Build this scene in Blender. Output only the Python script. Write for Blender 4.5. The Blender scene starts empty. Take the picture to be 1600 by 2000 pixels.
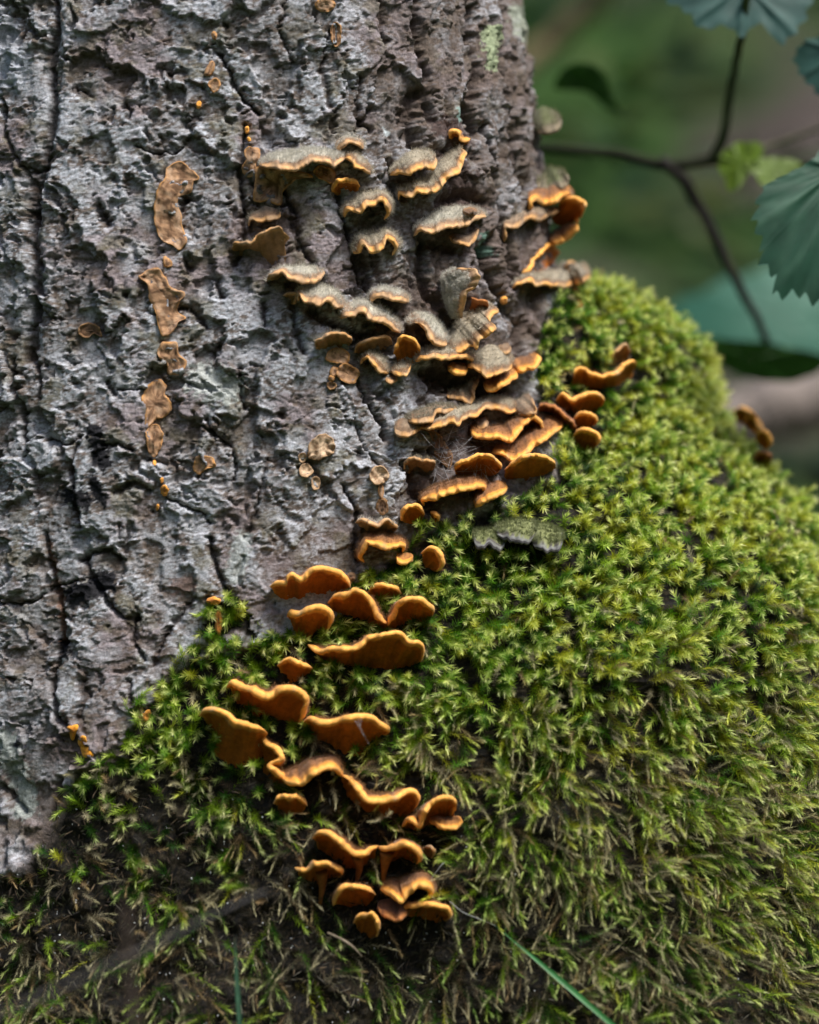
import bpy, math, random
import numpy as np
from mathutils import Vector
from mathutils.bvhtree import BVHTree

random.seed(7)
rng = np.random.default_rng(11)
S = bpy.context.scene
COL = S.collection

# ------------------------------------------------------------------ camera, sky, sun, exposure
PX = 0.00025            # metres per photo pixel on the plane y = 0
D = 1.10                # camera distance to that plane
ZC = 0.30               # camera height
cam_d = bpy.data.cameras.new('camera')
cam = bpy.data.objects.new('camera', cam_d)
COL.objects.link(cam)
cam.location = (0, -D, ZC)
cam.rotation_euler = (math.pi / 2, 0, 0)
cam_d.sensor_width = 36
cam_d.lens = 36 * D / (2000 * PX)
cam_d.clip_start = 0.05
cam_d.clip_end = 300
cam_d.dof.use_dof = True
cam_d.dof.focus_distance = D + 0.012
cam_d.dof.aperture_fstop = 3.0
S.camera = cam

SUN_EL, SUN_AZ = math.radians(58), math.radians(44)      # azimuth: to the right of the camera, behind it
world = bpy.data.worlds.new('World')
S.world = world
world.use_nodes = True
wn = world.node_tree
wn.nodes.clear()
sky = wn.nodes.new('ShaderNodeTexSky')
sky.sky_type = 'NISHITA'
sky.sun_disc = False
sky.sun_elevation = SUN_EL
sky.sun_rotation = math.pi - SUN_AZ
sky.air_density = 1.0
sky.dust_density = 3.0
bg = wn.nodes.new('ShaderNodeBackground')
bg.inputs['Strength'].default_value = 0.06
wo = wn.nodes.new('ShaderNodeOutputWorld')
wn.links.new(sky.outputs[0], bg.inputs[0])
wn.links.new(bg.outputs[0], wo.inputs[0])

sun_d = bpy.data.lights.new('sun', 'SUN')
sun_d.energy = 1.5
sun_d.angle = math.radians(18)
sun_d.color = (1.0, 0.96, 0.90)
sun = bpy.data.objects.new('sun', sun_d)
COL.objects.link(sun)
sdir = Vector((math.sin(SUN_AZ) * math.cos(SUN_EL), -math.cos(SUN_AZ) * math.cos(SUN_EL), math.sin(SUN_EL)))
sun.rotation_euler = sdir.to_track_quat('Z', 'Y').to_euler()
sun.location = sdir * 5

S.view_settings.view_transform = 'Standard'
S.view_settings.look = 'None'
S.view_settings.gamma = 1
S.view_settings.use_curve_mapping = False
S.view_settings.exposure = 1.64
S.render.engine = 'CYCLES'
S.cycles.max_bounces = 6
S.cycles.diffuse_bounces = 3
S.cycles.transmission_bounces = 4
S.cycles.use_denoising = True

CAM = np.array([0.0, -D, ZC])


def proj(P):
    """world points (N,3) -> photo pixel coordinates"""
    d = P[:, 1] + D
    return np.stack([800 + P[:, 0] * D / d / PX, 1000 - (P[:, 2] - ZC) * D / d / PX], 1)


def ray(px, py):
    return Vector(((px - 800) * PX, D, (1000 - py) * PX)).normalized()


def at(px, py, y):
    """the point at depth y seen at that pixel"""
    k = (y + D) / D
    return np.array([(px - 800) * PX * k, y, ZC + (1000 - py) * PX * k])


# ------------------------------------------------------------------ noise and small helpers
PERM = np.random.default_rng(5).permutation(4096)


def _h(ix, iy):
    return PERM[(PERM[ix & 4095] + iy) & 4095]


def noise2(x, y):
    x = np.asarray(x, float); y = np.asarray(y, float)
    ix = np.floor(x).astype(np.int64); iy = np.floor(y).astype(np.int64)
    fx = x - ix; fy = y - iy
    ux = fx * fx * fx * (fx * (fx * 6 - 15) + 10); uy = fy * fy * fy * (fy * (fy * 6 - 15) + 10)

    def g(a, b, dx, dy):
        ang = _h(a, b) * (2 * math.pi / 4096)
        return np.cos(ang) * dx + np.sin(ang) * dy
    a = g(ix, iy, fx, fy); b = g(ix + 1, iy, fx - 1, fy)
    c = g(ix, iy + 1, fx, fy - 1); d = g(ix + 1, iy + 1, fx - 1, fy - 1)
    return 1.5 * ((a + (b - a) * ux) * (1 - uy) + (c + (d - c) * ux) * uy)


def fbm(x, y, o=4, gain=.5, lac=2.03):
    r = 0; a = 1; t = 0
    for i in range(o):
        r = r + a * noise2(x + 17.3 * i, y - 9.1 * i); t += a
        a *= gain; x = x * lac; y = y * lac
    return r / t


def ridged(x, y, o=4):
    r = 0; a = 1; t = 0
    for i in range(o):
        r = r + a * (1 - 2 * np.abs(noise2(x + 31.7 * i, y + 5.9 * i))); t += a
        a *= .55; x = x * 2.07; y = y * 2.07
    return r / t


def sstep(a, b, x):
    t = np.clip((x - a) / (b - a), 0, 1)
    return t * t * (3 - 2 * t)


def interp(x, pts):
    return np.interp(x, [p[0] for p in pts], [p[1] for p in pts])


def dist_poly(P, pts):
    """distance of the points P (N,2) to a polyline, and the position along it 0..1"""
    best = np.full(len(P), 1e9); w = np.zeros(len(P)); n = len(pts) - 1
    for i in range(n):
        a = np.array(pts[i], float); b = np.array(pts[i + 1], float); ab = b - a
        t = np.clip(((P - a) @ ab) / (ab @ ab + 1e-9), 0, 1)
        dd = np.hypot(*(P - a - t[:, None] * ab).T)
        m = dd < best
        best[m] = dd[m]; w[m] = (i + t[m]) / n
    return best, w


def in_poly(P, poly):
    x, y = P[:, 0], P[:, 1]; c = np.zeros(len(P), bool); n = len(poly)
    for i in range(n):
        x0, y0 = poly[i]; x1, y1 = poly[(i + 1) % n]
        if y0 == y1: continue
        k = (y0 > y) != (y1 > y)
        c ^= k & (x < (x1 - x0) * (y - y0) / (y1 - y0) + x0)
    return c


def spline(pts, n, closed=False):
    """Catmull-Rom through pts, n samples evenly spaced along it"""
    p = np.array(pts, float); m = len(p); out = []
    segs = m if closed else m - 1
    for i in range(segs):
        if closed:
            a, b, c, d = p[(i - 1) % m], p[i], p[(i + 1) % m], p[(i + 2) % m]
        else:
            b, c = p[i], p[i + 1]
            a = p[i - 1] if i else 2 * b - c
            d = p[i + 2] if i + 2 < m else 2 * c - b
        for t in np.linspace(0, 1, 12, endpoint=False):
            out.append(.5 * (2 * b + (c - a) * t + (2 * a - 5 * b + 4 * c - d) * t * t + (3 * b - a - 3 * c + d) * t ** 3))
    out.append(p[0] if closed else p[-1])
    out = np.array(out)
    s = np.r_[0, np.cumsum(np.linalg.norm(np.diff(out, axis=0), axis=1))]
    q = np.linspace(0, s[-1], n + 1)[:-1] if closed else np.linspace(0, s[-1], n)
    return np.stack([np.interp(q, s, out[:, k]) for k in range(out.shape[1])], 1)


def mesh_obj(name, V, F, mat, parent=None, col=None, normals=None, smooth=True):
    """V (N,3), F (M,3|4) arrays -> one linked mesh object"""
    V = np.ascontiguousarray(V, np.float32); F = np.ascontiguousarray(F, np.int32)
    me = bpy.data.meshes.new(name)
    k = F.shape[1]
    me.vertices.add(len(V)); me.vertices.foreach_set('co', V.ravel())
    me.loops.add(F.size); me.loops.foreach_set('vertex_index', F.ravel())
    me.polygons.add(len(F))
    me.polygons.foreach_set('loop_start', np.arange(0, F.size, k, dtype=np.int32))
    me.update(calc_edges=True)
    if smooth:
        me.polygons.foreach_set('use_smooth', np.ones(len(F), bool))
    if col is not None:
        a = me.color_attributes.new('tint', 'FLOAT_COLOR', 'POINT')
        c4 = np.ones((len(V), 4), np.float32); c4[:, :col.shape[1]] = col
        a.data.foreach_set('color', c4.ravel())
    me.validate()
    if normals is not None and len(me.vertices) == len(V):
        me.normals_split_custom_set_from_vertices([tuple(n) for n in normals])
    if mat: me.materials.append(mat)
    o = bpy.data.objects.new(name, me)
    COL.objects.link(o)
    if parent:
        o.parent = parent
        o.matrix_parent_inverse.identity()
        o.location = -np.array(parent.location) if parent.type == 'EMPTY' else (0, 0, 0)
    return o


def tag(o, label=None, cat=None, group=None, kind=None):
    for k, v in (('label', label), ('category', cat), ('group', group), ('kind', kind)):
        if v: o[k] = v
    return o


def empty(name, loc):
    o = bpy.data.objects.new(name, None)
    o.location = [float(v) for v in loc]; o.empty_display_size = .01
    COL.objects.link(o)
    return o


def grid_faces(n, m, wrap=False):
    """quads of an n by m grid of vertices (index i*m+j); wrap joins the last row to the first"""
    i = np.arange(n if wrap else n - 1)[:, None]; j = np.arange(m - 1)[None, :]
    i2 = (i + 1) % n
    return np.stack([(i * m + j), (i2 * m + j), (i2 * m + j + 1), (i * m + j + 1)], -1).reshape(-1, 4)


def vnormals(V, F):
    a = np.zeros_like(V)
    p = V[F]
    fn = np.cross(p[:, 2] - p[:, 0], p[:, 3 if F.shape[1] == 4 else 1] - p[:, 1]) if F.shape[1] == 4 else np.cross(p[:, 1] - p[:, 0], p[:, 2] - p[:, 0])
    for k in range(F.shape[1]):
        np.add.at(a, F[:, k], fn)
    return a / (np.linalg.norm(a, axis=1)[:, None] + 1e-12)


def tube(pts, rad, k=6):
    """tapered tube along 3-D points, closed by a pointed end"""
    P = np.array(pts, float); n = len(P)
    R = np.interp(np.linspace(0, 1, n), np.linspace(0, 1, len(rad)), rad)
    T = np.gradient(P, axis=0); T /= np.linalg.norm(T, axis=1)[:, None] + 1e-12
    u = np.cross(T, np.array([.31, .2, .93])); u /= np.linalg.norm(u, axis=1)[:, None]
    v = np.cross(T, u)
    a = np.arange(k) * 2 * math.pi / k
    V = P[:, None] + R[:, None, None] * (np.cos(a)[None, :, None] * u[:, None] + np.sin(a)[None, :, None] * v[:, None])
    V = np.concatenate([V.reshape(-1, 3), P[:1], P[-1:]])
    i = np.arange(n - 1)[:, None]; j = np.arange(k)[None]
    F = np.stack([i * k + j, i * k + (j + 1) % k, (i + 1) * k + (j + 1) % k, (i + 1) * k + j], -1).reshape(-1, 4)
    e = [[n * k, (q + 1) % k, q, q] for q in range(k)] + [[n * k + 1, (n - 1) * k + q, (n - 1) * k + (q + 1) % k, (n - 1) * k + (q + 1) % k] for q in range(k)]
    tri = np.array(e)[:, :3]
    return V, np.concatenate([np.stack([F[:, 0], F[:, 1], F[:, 2]], 1), np.stack([F[:, 0], F[:, 2], F[:, 3]], 1), tri])


def join(parts):
    V = []; F = []; o = 0
    for v, f in parts:
        V.append(v); F.append(f + o); o += len(v)
    return np.concatenate(V), np.concatenate(F)


# ------------------------------------------------------------------ materials
def material(name, rough=.7, attr=True, color=(.2, .2, .2), grain=0.0, gscale=900, bump=0.0, bscale=1200, bdist=.0004,
             transl=0.0, spec=.3, sheen=0.0, detail=5, sss=0.0):
    m = bpy.data.materials.new(name)
    m.use_nodes = True
    nt = m.node_tree; N = nt.nodes; L = nt.links
    b = N['Principled BSDF']
    b.inputs['Roughness'].default_value = rough
    b.inputs['Specular IOR Level'].default_value = spec
    if sheen:
        b.inputs['Sheen Weight'].default_value = sheen
        b.inputs['Sheen Roughness'].default_value = .6
    if attr:
        a = N.new('ShaderNodeAttribute'); a.attribute_name = 'tint'; c = a.outputs['Color']
    else:
        a = N.new('ShaderNodeRGB'); a.outputs[0].default_value = (*color, 1); c = a.outputs[0]
    geo = N.new('ShaderNodeTexCoord')
    if grain:
        n = N.new('ShaderNodeTexNoise'); n.inputs['Scale'].default_value = gscale; n.inputs['Detail'].default_value = detail
        n.inputs['Roughness'].default_value = .65
        L.new(geo.outputs['Object'], n.inputs['Vector'])
        r = N.new('ShaderNodeMapRange'); r.inputs[1].default_value = .3; r.inputs[2].default_value = .7
        r.inputs[3].default_value = 1 - grain; r.inputs[4].default_value = 1 + grain
        L.new(n.outputs['Fac'], r.inputs[0])
        mx = N.new('ShaderNodeMix'); mx.data_type = 'RGBA'; mx.blend_type = 'MULTIPLY'; mx.inputs[0].default_value = 1
        L.new(c, mx.inputs[6]); L.new(r.outputs[0], mx.inputs[7]); c = mx.outputs[2]
    L.new(c, b.inputs['Base Color'])
    nrm = None
    if bump:
        n = N.new('ShaderNodeTexNoise'); n.inputs['Scale'].default_value = bscale; n.inputs['Detail'].default_value = 6
        n.inputs['Roughness'].default_value = .7
        L.new(geo.outputs['Object'], n.inputs['Vector'])
        bp = N.new('ShaderNodeBump'); bp.inputs['Strength'].default_value = bump; bp.inputs['Distance'].default_value = bdist
        L.new(n.outputs['Fac'], bp.inputs['Height']); L.new(bp.outputs[0], b.inputs['Normal']); nrm = bp
    if sss:
        b.inputs['Subsurface Weight'].default_value = sss
        b.inputs['Subsurface Radius'].default_value = (1, .45, .15)
        b.inputs['Subsurface Scale'].default_value = .002
    if transl:
        t = N.new('ShaderNodeBsdfTranslucent'); L.new(c, t.inputs['Color'])
        ms = N.new('ShaderNodeMixShader'); ms.inputs[0].default_value = transl
        L.new(b.outputs[0], ms.inputs[1]); L.new(t.outputs[0], ms.inputs[2])
        L.new(ms.outputs[0], N['Material Output'].inputs['Surface'])
    return m


M_BARK = material('bark', rough=.75, grain=.38, gscale=700, bump=.9, bscale=650, bdist=.0011, spec=.22)
M_MOSS = material('moss_leaf', rough=.5, transl=.38, spec=.35)
M_CAP = material('fungus_cap', rough=.85, grain=.22, gscale=900, bump=.5, bscale=1500, bdist=.0004, spec=.15, sheen=.15)
M_MARGIN = material('fungus_margin', rough=.72, grain=.22, gscale=520, bump=.4, bscale=1000, bdist=.0003, spec=.3, sheen=.1)
M_UNDER = material('fungus_underside', rough=.75, grain=.26, gscale=450, bump=.45, bscale=900, bdist=.0004, spec=.25)
M_HAIR = material('fungus_hair', rough=.8, transl=.25, spec=.2)
M_LEAF = material('leaf', rough=.55, transl=.25, spec=.3, grain=.2, gscale=60)
M_SOIL = material('forest_floor', rough=.9, grain=.5, gscale=14, bump=.6, bscale=30, bdist=.03, spec=.15)
M_WOOD = material('twig_wood', rough=.8, grain=.3, gscale=300, bump=.4, bscale=400, bdist=.0006, spec=.2)
M_WEB = material('web_silk', rough=.5, attr=False, color=(.5, .52, .55), spec=.4)
M_GRASS = material('grass_blade', rough=.45, transl=.3, spec=.4)

# ------------------------------------------------------------------ ground
def terrain_z(x, y):
    r = np.hypot(x + .1, (y - .16))
    base = .035 * fbm(x * 1.3, y * 1.3, 4) * sstep(.3, .9, r) - .02
    bank = 2.2 * sstep(1.2, 6.5, y + .12 * x) + .05 * np.maximum(y - 6.5, 0)
    bank = bank + sstep(1, 3, y) * .25 * fbm(x * .6 + 3, y * .6, 4)
    rear = 3.2 * sstep(1.9, 5.5, np.hypot(x * .9, y - .2)) * sstep(.6, -1.2, y - .25 * np.abs(x))     # unseen rise behind the camera, added to block low frontal light
    return base + np.maximum(bank, rear)


def ground():
    a = np.r_[-90, -60, -40, -25, -15, np.linspace(-9, 9, 150), 15, 25, 40, 60, 90]
    b = np.r_[-60, -30, -15, -6, np.linspace(-3, 9, 150), 12, 16, 25, 40, 60, 90]
    X, Y = np.meshgrid(a, b, indexing='ij')
    Z = terrain_z(X, Y)
    V = np.stack([X, Y, Z], -1).reshape(-1, 3)
    n = fbm(V[:, 0] * 1.1, V[:, 1] * 1.1 + 8, 4)[:, None]; n2 = fbm(V[:, 0] * 3 + 4, V[:, 1] * 3, 3)[:, None]
    brown = np.array([.045, .034, .03]); pale = np.array([.095, .078, .068]); green = np.array([.022, .052, .009])
    c = brown + (pale - brown) * np.clip(.4 + n2, 0, 1)
    c = c + (green - c) * sstep(-.28, .06, n)
    o = mesh_obj('ground', V, grid_faces(len(a), len(b)), M_SOIL, col=c)
    tag(o, 'brown leaf litter forest floor rising to a bank behind the tree', kind='structure')


ground()

# ------------------------------------------------------------------ the tree trunk: one dense relief mesh
TX, TY = -.100, .165
FLARE = [(-900, .0), (0, .0), (200, .006), (350, .010), (470, .014), (525, .024), (540, .040), (560, .058), (600, .076), (650, .093), (720, .114),
         (800, .126), (900, .138), (1000, .150), (1200, .172), (1500, .195), (2000, .222), (2400, .25)]
START = [(-900, 75), (470, 72), (640, 62), (800, 50), (1000, 27), (1100, 17), (1230, 4), (1300, -10), (1400, -20), (1500, -28),
         (1700, -42), (2000, -58), (2400, -70)]


def trunk_base(th, zz):
    """smooth trunk surface: th angle (0 towards the camera, + to the right), zz height"""
    n = 2.45
    s = np.sin(th); c = np.cos(th)
    a = np.where(s > 0, .1605, .20); b = np.where(c > 0, .165, .17)
    x = a * np.sign(s) * np.abs(s) ** (2 / n); y = -b * np.sign(c) * np.abs(c) ** (2 / n)
    py = 1000 - (zz - ZC) / PX / 1.09
    F = interp(py, FLARE)
    deg = np.degrees(th)
    w = sstep(0, 30 + 32 * sstep(560, 900, py), deg - interp(py, START)) * (1 - .6 * sstep(120, 180, deg))
    k = .11 + .89 * sstep(18, 88, deg)
    f = np.minimum(F, .012) * sstep(20, 85, deg) + np.maximum(F - .012, 0) * w * k
    x = x + s * f; y = y - c * f
    # general foot of the trunk and gentle unevenness
    foot = .010 * sstep(1500, 2300, py)
    lump = .006 * fbm(deg / 38 + 3, py / 420, 2) + .012 * fbm(deg / 30 + 9, py / 260, 3) * sstep(0, .08, f)
    x = x + s * (foot + lump); y = y - c * (foot + lump)
    lean = -.012 * np.clip((800 - py) / 800, -1, 2)
    return np.stack([TX + x + lean * .3, TY + y, zz], -1)


deg_d = np.concatenate([np.linspace(-180, -92, 18, endpoint=False), np.linspace(-92, -62, 40, endpoint=False),
                        np.linspace(-62, 96, 570, endpoint=False), np.linspace(96, 130, 50, endpoint=False), np.linspace(130, 180, 10, endpoint=False)])
# even out the arc length across the dense front
_t = np.radians(np.linspace(-62, 96, 4000)); _p = trunk_base(_t, np.full(4000, .45))
_s = np.r_[0, np.cumsum(np.linalg.norm(np.diff(_p, axis=0), axis=1))]
_s = _s + .35 * _s[-1] * np.linspace(0, 1, 4000)
deg_d[58:58 + 570] = np.degrees(np.interp(np.linspace(0, _s[-1], 570, endpoint=False), _s, _t))
z_d = np.concatenate([np.linspace(-.06, .02, 14, endpoint=False), np.linspace(.02, .17, 130, endpoint=False),
                      np.linspace(.17, .585, 740, endpoint=False), np.linspace(.585, .68, 50, endpoint=False), np.linspace(.68, 2.6, 30)])
NT, NZ = len(deg_d), len(z_d)
TH, ZZ = np.meshgrid(np.radians(deg_d), z_d, indexing='ij')
TP = trunk_base(TH.ravel(), ZZ.ravel())
TF = grid_faces(NT, NZ, wrap=True)
TN = vnormals(TP, TF)
if (TN[:, 1] * (TP[:, 1] - TY)).mean() < 0:
    TF = TF[:, ::-1]; TN = -TN
TPX = proj(TP)
U = (np.cumsum(np.r_[0, np.hypot(*np.diff(TP.reshape(NT, NZ, 3)[:, 600, :2], axis=0).T)]) / PX)[:, None].repeat(NZ, 1).ravel()
W = -TP[:, 2] / PX
U = U - np.interp(0, deg_d, U.reshape(NT, NZ)[:, 0]) + 400     # roughly photo pixels on the front

# moss boundary, in photo pixels (points below or right of this line are mossy)
MOSS_EDGE = [(1150, 520), (1085, 575), (1050, 640), (1030, 720), (1052, 790), (1085, 860), (1080, 930), (1000, 985), (905, 1010),
             (820, 1030), (770, 1085), (690, 1125), (650, 1200), (560, 1240), (480, 1260), (420, 1250), (340, 1310), (255, 1390), (230, 1480),
             (150, 1500), (110, 1610), (40, 1690), (-30, 1730), (-400, 1760)]
MOSS_POLY = MOSS_EDGE + [(-400, 2600), (2600, 2600), (2600, 520)]
MOSS_POLY2 = [(398, 1180), (430, 1165), (480, 1175), (500, 1250), (400, 1260)]


def moss_amount(Q, deg):
    """1 deep inside the moss, 0 on bare bark"""
    j = np.stack([Q[:, 0] + 34 * fbm(Q[:, 0] / 40, Q[:, 1] / 40, 4), Q[:, 1] + 34 * fbm(Q[:, 0] / 45 + 50, Q[:, 1] / 45, 3)], 1)
    ins = in_poly(j, MOSS_POLY) | in_poly(j, MOSS_POLY2)
    d, _ = dist_poly(j, MOSS_EDGE)
    return np.where(ins, np.clip(d / 40, 0, 1) * .9 + .1, 0.0)


front = np.degrees(TH.ravel()) < 100
mm = np.zeros(len(TP))
sel = (TPX[:, 1] > 400) & (np.degrees(TH.ravel()) > -95) & (np.degrees(TH.ravel()) < 150)
mm[sel] = moss_amount(TPX[sel], None)
back = np.degrees(TH.ravel()) > 78
mm = np.where(back & (TPX[:, 1] > 560), np.maximum(mm, sstep(560, 620, TPX[:, 1])), mm)
bark = 1 - sstep(.1, .6, mm)

CRACKS = [  # polyline in photo pixels, half width px, depth mm
    ([(112, -20), (118, 60), (104, 120), (112, 200), (100, 290), (88, 340), (72, 420), (78, 520), (72, 620), (62, 700)], 13, 6),
    ([(20, 200), (22, 270), (40, 310), (62, 340), (88, 335)], 4, 3), ([(72, 330), (74, 430)], 16, 4),
    ([(30, 700), (28, 745), (45, 790), (50, 850), (60, 880)], 6, 3), ([(75, 700), (82, 780)], 6, 3),
    ([(268, 288), (300, 300), (345, 300), (372, 272)], 3.2, 3), ([(372, 245), (385, 235)], 15, 4), ([(428, 105), (450, 140), (458, 170), (480, 200), (505, 225)], 5, 4),
    ([(335, 145), (360, 148)], 12, 2.5), ([(152, 180), (170, 190)], 14, 3), ([(195, 405), (215, 440)], 11, 4),
    ([(365, 385), (355, 415)], 8, 4), ([(362, 505), (370, 525)], 9, 3.5), ([(425, 552), (432, 580)], 9, 5), ([(246, 577), (250, 579)], 8, 4),
    ([(436, 668), (420, 690)], 9, 3), ([(515, 598), (518, 640)], 6, 4.5), ([(335, 610), (360, 600), (385, 615), (405, 640)], 6, 3),
    ([(480, 250), (468, 330), (478, 420), (476, 480), (458, 520)], 7, 4), ([(500, 420), (565, 400), (570, 450), (580, 490)], 5, 3),
    ([(552, 370), (575, 420), (582, 470), (612, 530), (640, 565)], 6, 4), ([(655, 360), (665, 430), (690, 500), (700, 560), (730, 580)], 6, 4.5),
    ([(705, 500), (715, 560)], 12, 4), ([(725, 495), (735, 575)], 8, 3), ([(570, 600), (575, 650), (590, 690)], 7, 4), ([(600, 610), (650, 640), (720, 665), (760, 690)], 12, 5),
    ([(740, -10), (735, 50), (745, 88)], 6, 4), ([(805, -10), (806, 60), (812, 120), (822, 160)], 8, 5), ([(800, 190), (790, 240), (800, 285)], 17, 7),
    ([(815, 180), (828, 240)], 9, 4), ([(835, 300), (880, 300), (915, 310)], 14, 4), ([(905, 20), (900, 90), (915, 150), (912, 190)], 9, 5), ([(895, 215), (920, 260)], 13, 5),
    ([(968, -10), (972, 60), (965, 130), (985, 220), (995, 300), (1012, 380), (1020, 420)], 7, 6), ([(1005, -10), (1012, 60), (1010, 130), (1025, 200), (1032, 290)], 7, 6),
    ([(935, 250), (955, 330), (965, 400), (975, 470), (985, 560)], 6, 5), ([(850, 395), (900, 385), (940, 400)], 14, 5),
    ([(820, 470), (814, 530), (825, 585)], 13, 6), ([(838, 480), (880, 490)], 14, 4), ([(935, 490), (955, 560), (980, 620)], 12, 6), ([(950, 470), (942, 520)], 10, 5),
    ([(845, 590), (870, 620), (900, 640)], 16, 5), ([(820, 730), (860, 750), (900, 770), (960, 760)], 20, 6), ([(1000, 640), (1010, 700)], 10, 4),
    ([(697, 745), (715, 790), (740, 830), (748, 860)], 6, 4), ([(690, 820), (705, 870), (735, 910)], 3, 2.5), ([(668, 950), (690, 990), (700, 1000)], 6, 4),
    ([(695, 1000), (693, 1060), (700, 1095)], 7, 4), ([(800, 905), (805, 960), (830, 985)], 10, 5), ([(845, 1000), (800, 1000)], 5, 2),
    ([(155, 870), (145, 900), (150, 960), (158, 1030)], 5, 3.5), ([(85, 855), (140, 870), (165, 850)], 4, 3), ([(205, 870), (235, 868), (262, 880)], 5, 3.5),
    ([(232, 960), (265, 942), (290, 955)], 8, 4), ([(325, 968), (360, 990), (395, 1000), (410, 1020)], 4, 3), ([(410, 1050), (425, 1110), (445, 1160), (455, 1175)], 7, 5),
    ([(160, 1095), (180, 1080), (220, 1075), (235, 1090)], 7, 3.5), ([(165, 1090), (190, 1140), (215, 1175), (240, 1205), (272, 1210)], 6, 4),
    ([(-20, 1180), (70, 1175), (110, 1145), (165, 1130)], 3, 3), ([(92, 1040), (102, 1100), (115, 1160), (126, 1210), (130, 1260)], 5, 4),
    ([(130, 1250), (110, 1330), (118, 1400), (135, 1415)], 6, 4), ([(270, 1200), (262, 1250), (285, 1290)], 5, 3.5), ([(255, 1330), (260, 1400)], 5, 3),
    ([(165, 1330), (172, 1360), (160, 1400)], 10, 3), ([(380, 1170), (330, 1230), (300, 1300)], 7, 3), ([(12, 1530), (50, 1585)], 5, 4), ([(120, 1520), (100, 1600)], 7, 4),
    ([(405, 820), (420, 850), (450, 870), (462, 905), (455, 940)], 4, 3), ([(470, 720), (475, 800)], 5, 3), ([(520, 900), (500, 1000), (480, 1050)], 5, 2.5),
    ([(212, 750), (222, 768)], 10, 4), ([(235, 762), (285, 762)], 3, 2.5), ([(550, 500), (600, 480)], 3, 2),
    ([(640, 60), (625, 140), (640, 210)], 5, 2.5), ([(560, 0), (545, 60), (570, 120)], 4, 2.5), ([(700, 150), (690, 230), (720, 260)], 5, 3),
]
mmz = .001
lich = sstep(.06, .30, fbm(U / 150 + 5, W / 120 + 3, 3)) * (1 - sstep(660, 830, TPX[:, 0]) * (1 - sstep(640, 760, TPX[:, 1])))   # smooth silvery lichen film
h = 3.0 * fbm(U / 170, W / 230, 3)
wx = U + 26 * fbm(U / 70, W / 70, 3); wz = W + 26 * fbm(U / 70 + 40, W / 70, 3)
right = sstep(660, 830, TPX[:, 0]) * (1 - sstep(640, 760, TPX[:, 1]))       # rough ridged bark on the right
smoothz = sstep(880, 1080, TPX[:, 1]) * sstep(150, 320, TPX[:, 0])           # smoother bark low in the middle
expo = np.zeros(len(TP)); layer_f = []
for k, (sx, sz, thr, hh) in enumerate([(170, 250, -.09, 3.0), (105, 95, -.08, 1.9), (58, 62, -.15, .95), (30, 25, -.16, .42)]):
    f = fbm(wx / sx + 13.7 * k, wz / sz + 5.1 * k, 5, gain=.55)
    e = f - thr
    m = sstep(-.012, .022, e)
    lip = np.exp(-np.clip(e, 0, 9) / .07) * m
    h = h + hh * (m + .5 * lip) * (1 - .45 * smoothz) * (1 - .4 * right)
    expo += (1 - m) * (1.2 if k < 2 else .6)
    layer_f.append(m)
rid = ridged(U / 62 + W * .0016 + .8 * fbm(U / 120, W / 160, 2), W / 420 + 4, 4)
h = h + right * 5.2 * rid
fibre = fbm(U / 7, W / 60 + 2, 4)
h = h + right * .9 * fibre
rough = fbm(wx / 15, wz / 8, 5, gain=.6)
h = h + .6 * rough * (1 - .35 * smoothz) * (1 - .6 * lich) + .34 * fbm(U / 5, W / 3.5, 3)
crack = np.zeros(len(TP))
cq = np.stack([TPX[:, 0] + 7 * fbm(U / 16, W / 16, 3), TPX[:, 1] + 7 * fbm(U / 16 + 30, W / 16, 3)], 1)
vis = np.degrees(np.abs(TH.ravel() - .2)) < 100
for pts, wd, dp in CRACKS:
    a = np.array(pts); lo = a.min(0) - 5 * wd; hi = a.max(0) + 5 * wd
    s_ = np.nonzero(vis & (cq[:, 0] > lo[0]) & (cq[:, 0] < hi[0]) & (cq[:, 1] > lo[1]) & (cq[:, 1] < hi[1]))[0]
    if not len(s_): continue
    d, t = dist_poly(cq[s_], pts)
    ww = 1.25 * wd * (.75 + .5 * noise2(t * 7 + wd, t * 0 + dp))
    g = np.exp(-(d / ww) ** 2 * 1.2)
    h[s_] -= 1.15 * dp * g
    crack[s_] = np.maximum(crack[s_], g)
for i in range(230):                                # small pits and beetle holes
    x, y = rng.uniform(-40, 1000), rng.uniform(-20, 1450)
    r = rng.choice([2.5, 3, 3.5, 4, 5, 7, 10], p=[.2, .25, .2, .15, .1, .06, .04])
    s_ = np.nonzero(vis & (np.abs(cq[:, 0] - x) < 3 * r) & (np.abs(cq[:, 1] - y) < 3 * r))[0]
    d = np.hypot((cq[s_, 0] - x) * 1.2, cq[s_, 1] - y)
    g = np.exp(-(d / r) ** 4)
    h[s_] -= 2.3 * g; crack[s_] = np.maximum(crack[s_], g * .8)
mossbed = 6.5 * fbm(U / 75, W / 70, 3) + 2 * fbm(U / 22, W / 22, 3) + 1.5 * fbm(U / 7, W / 6, 4, gain=.6)
h = np.where(front | True, h * bark + mossbed * (1 - bark), h)
h = h - crack * 0
h *= sstep(0, 0.02, np.ones_like(h))
TV = TP + TN * (h * mmz)[:, None]

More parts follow.
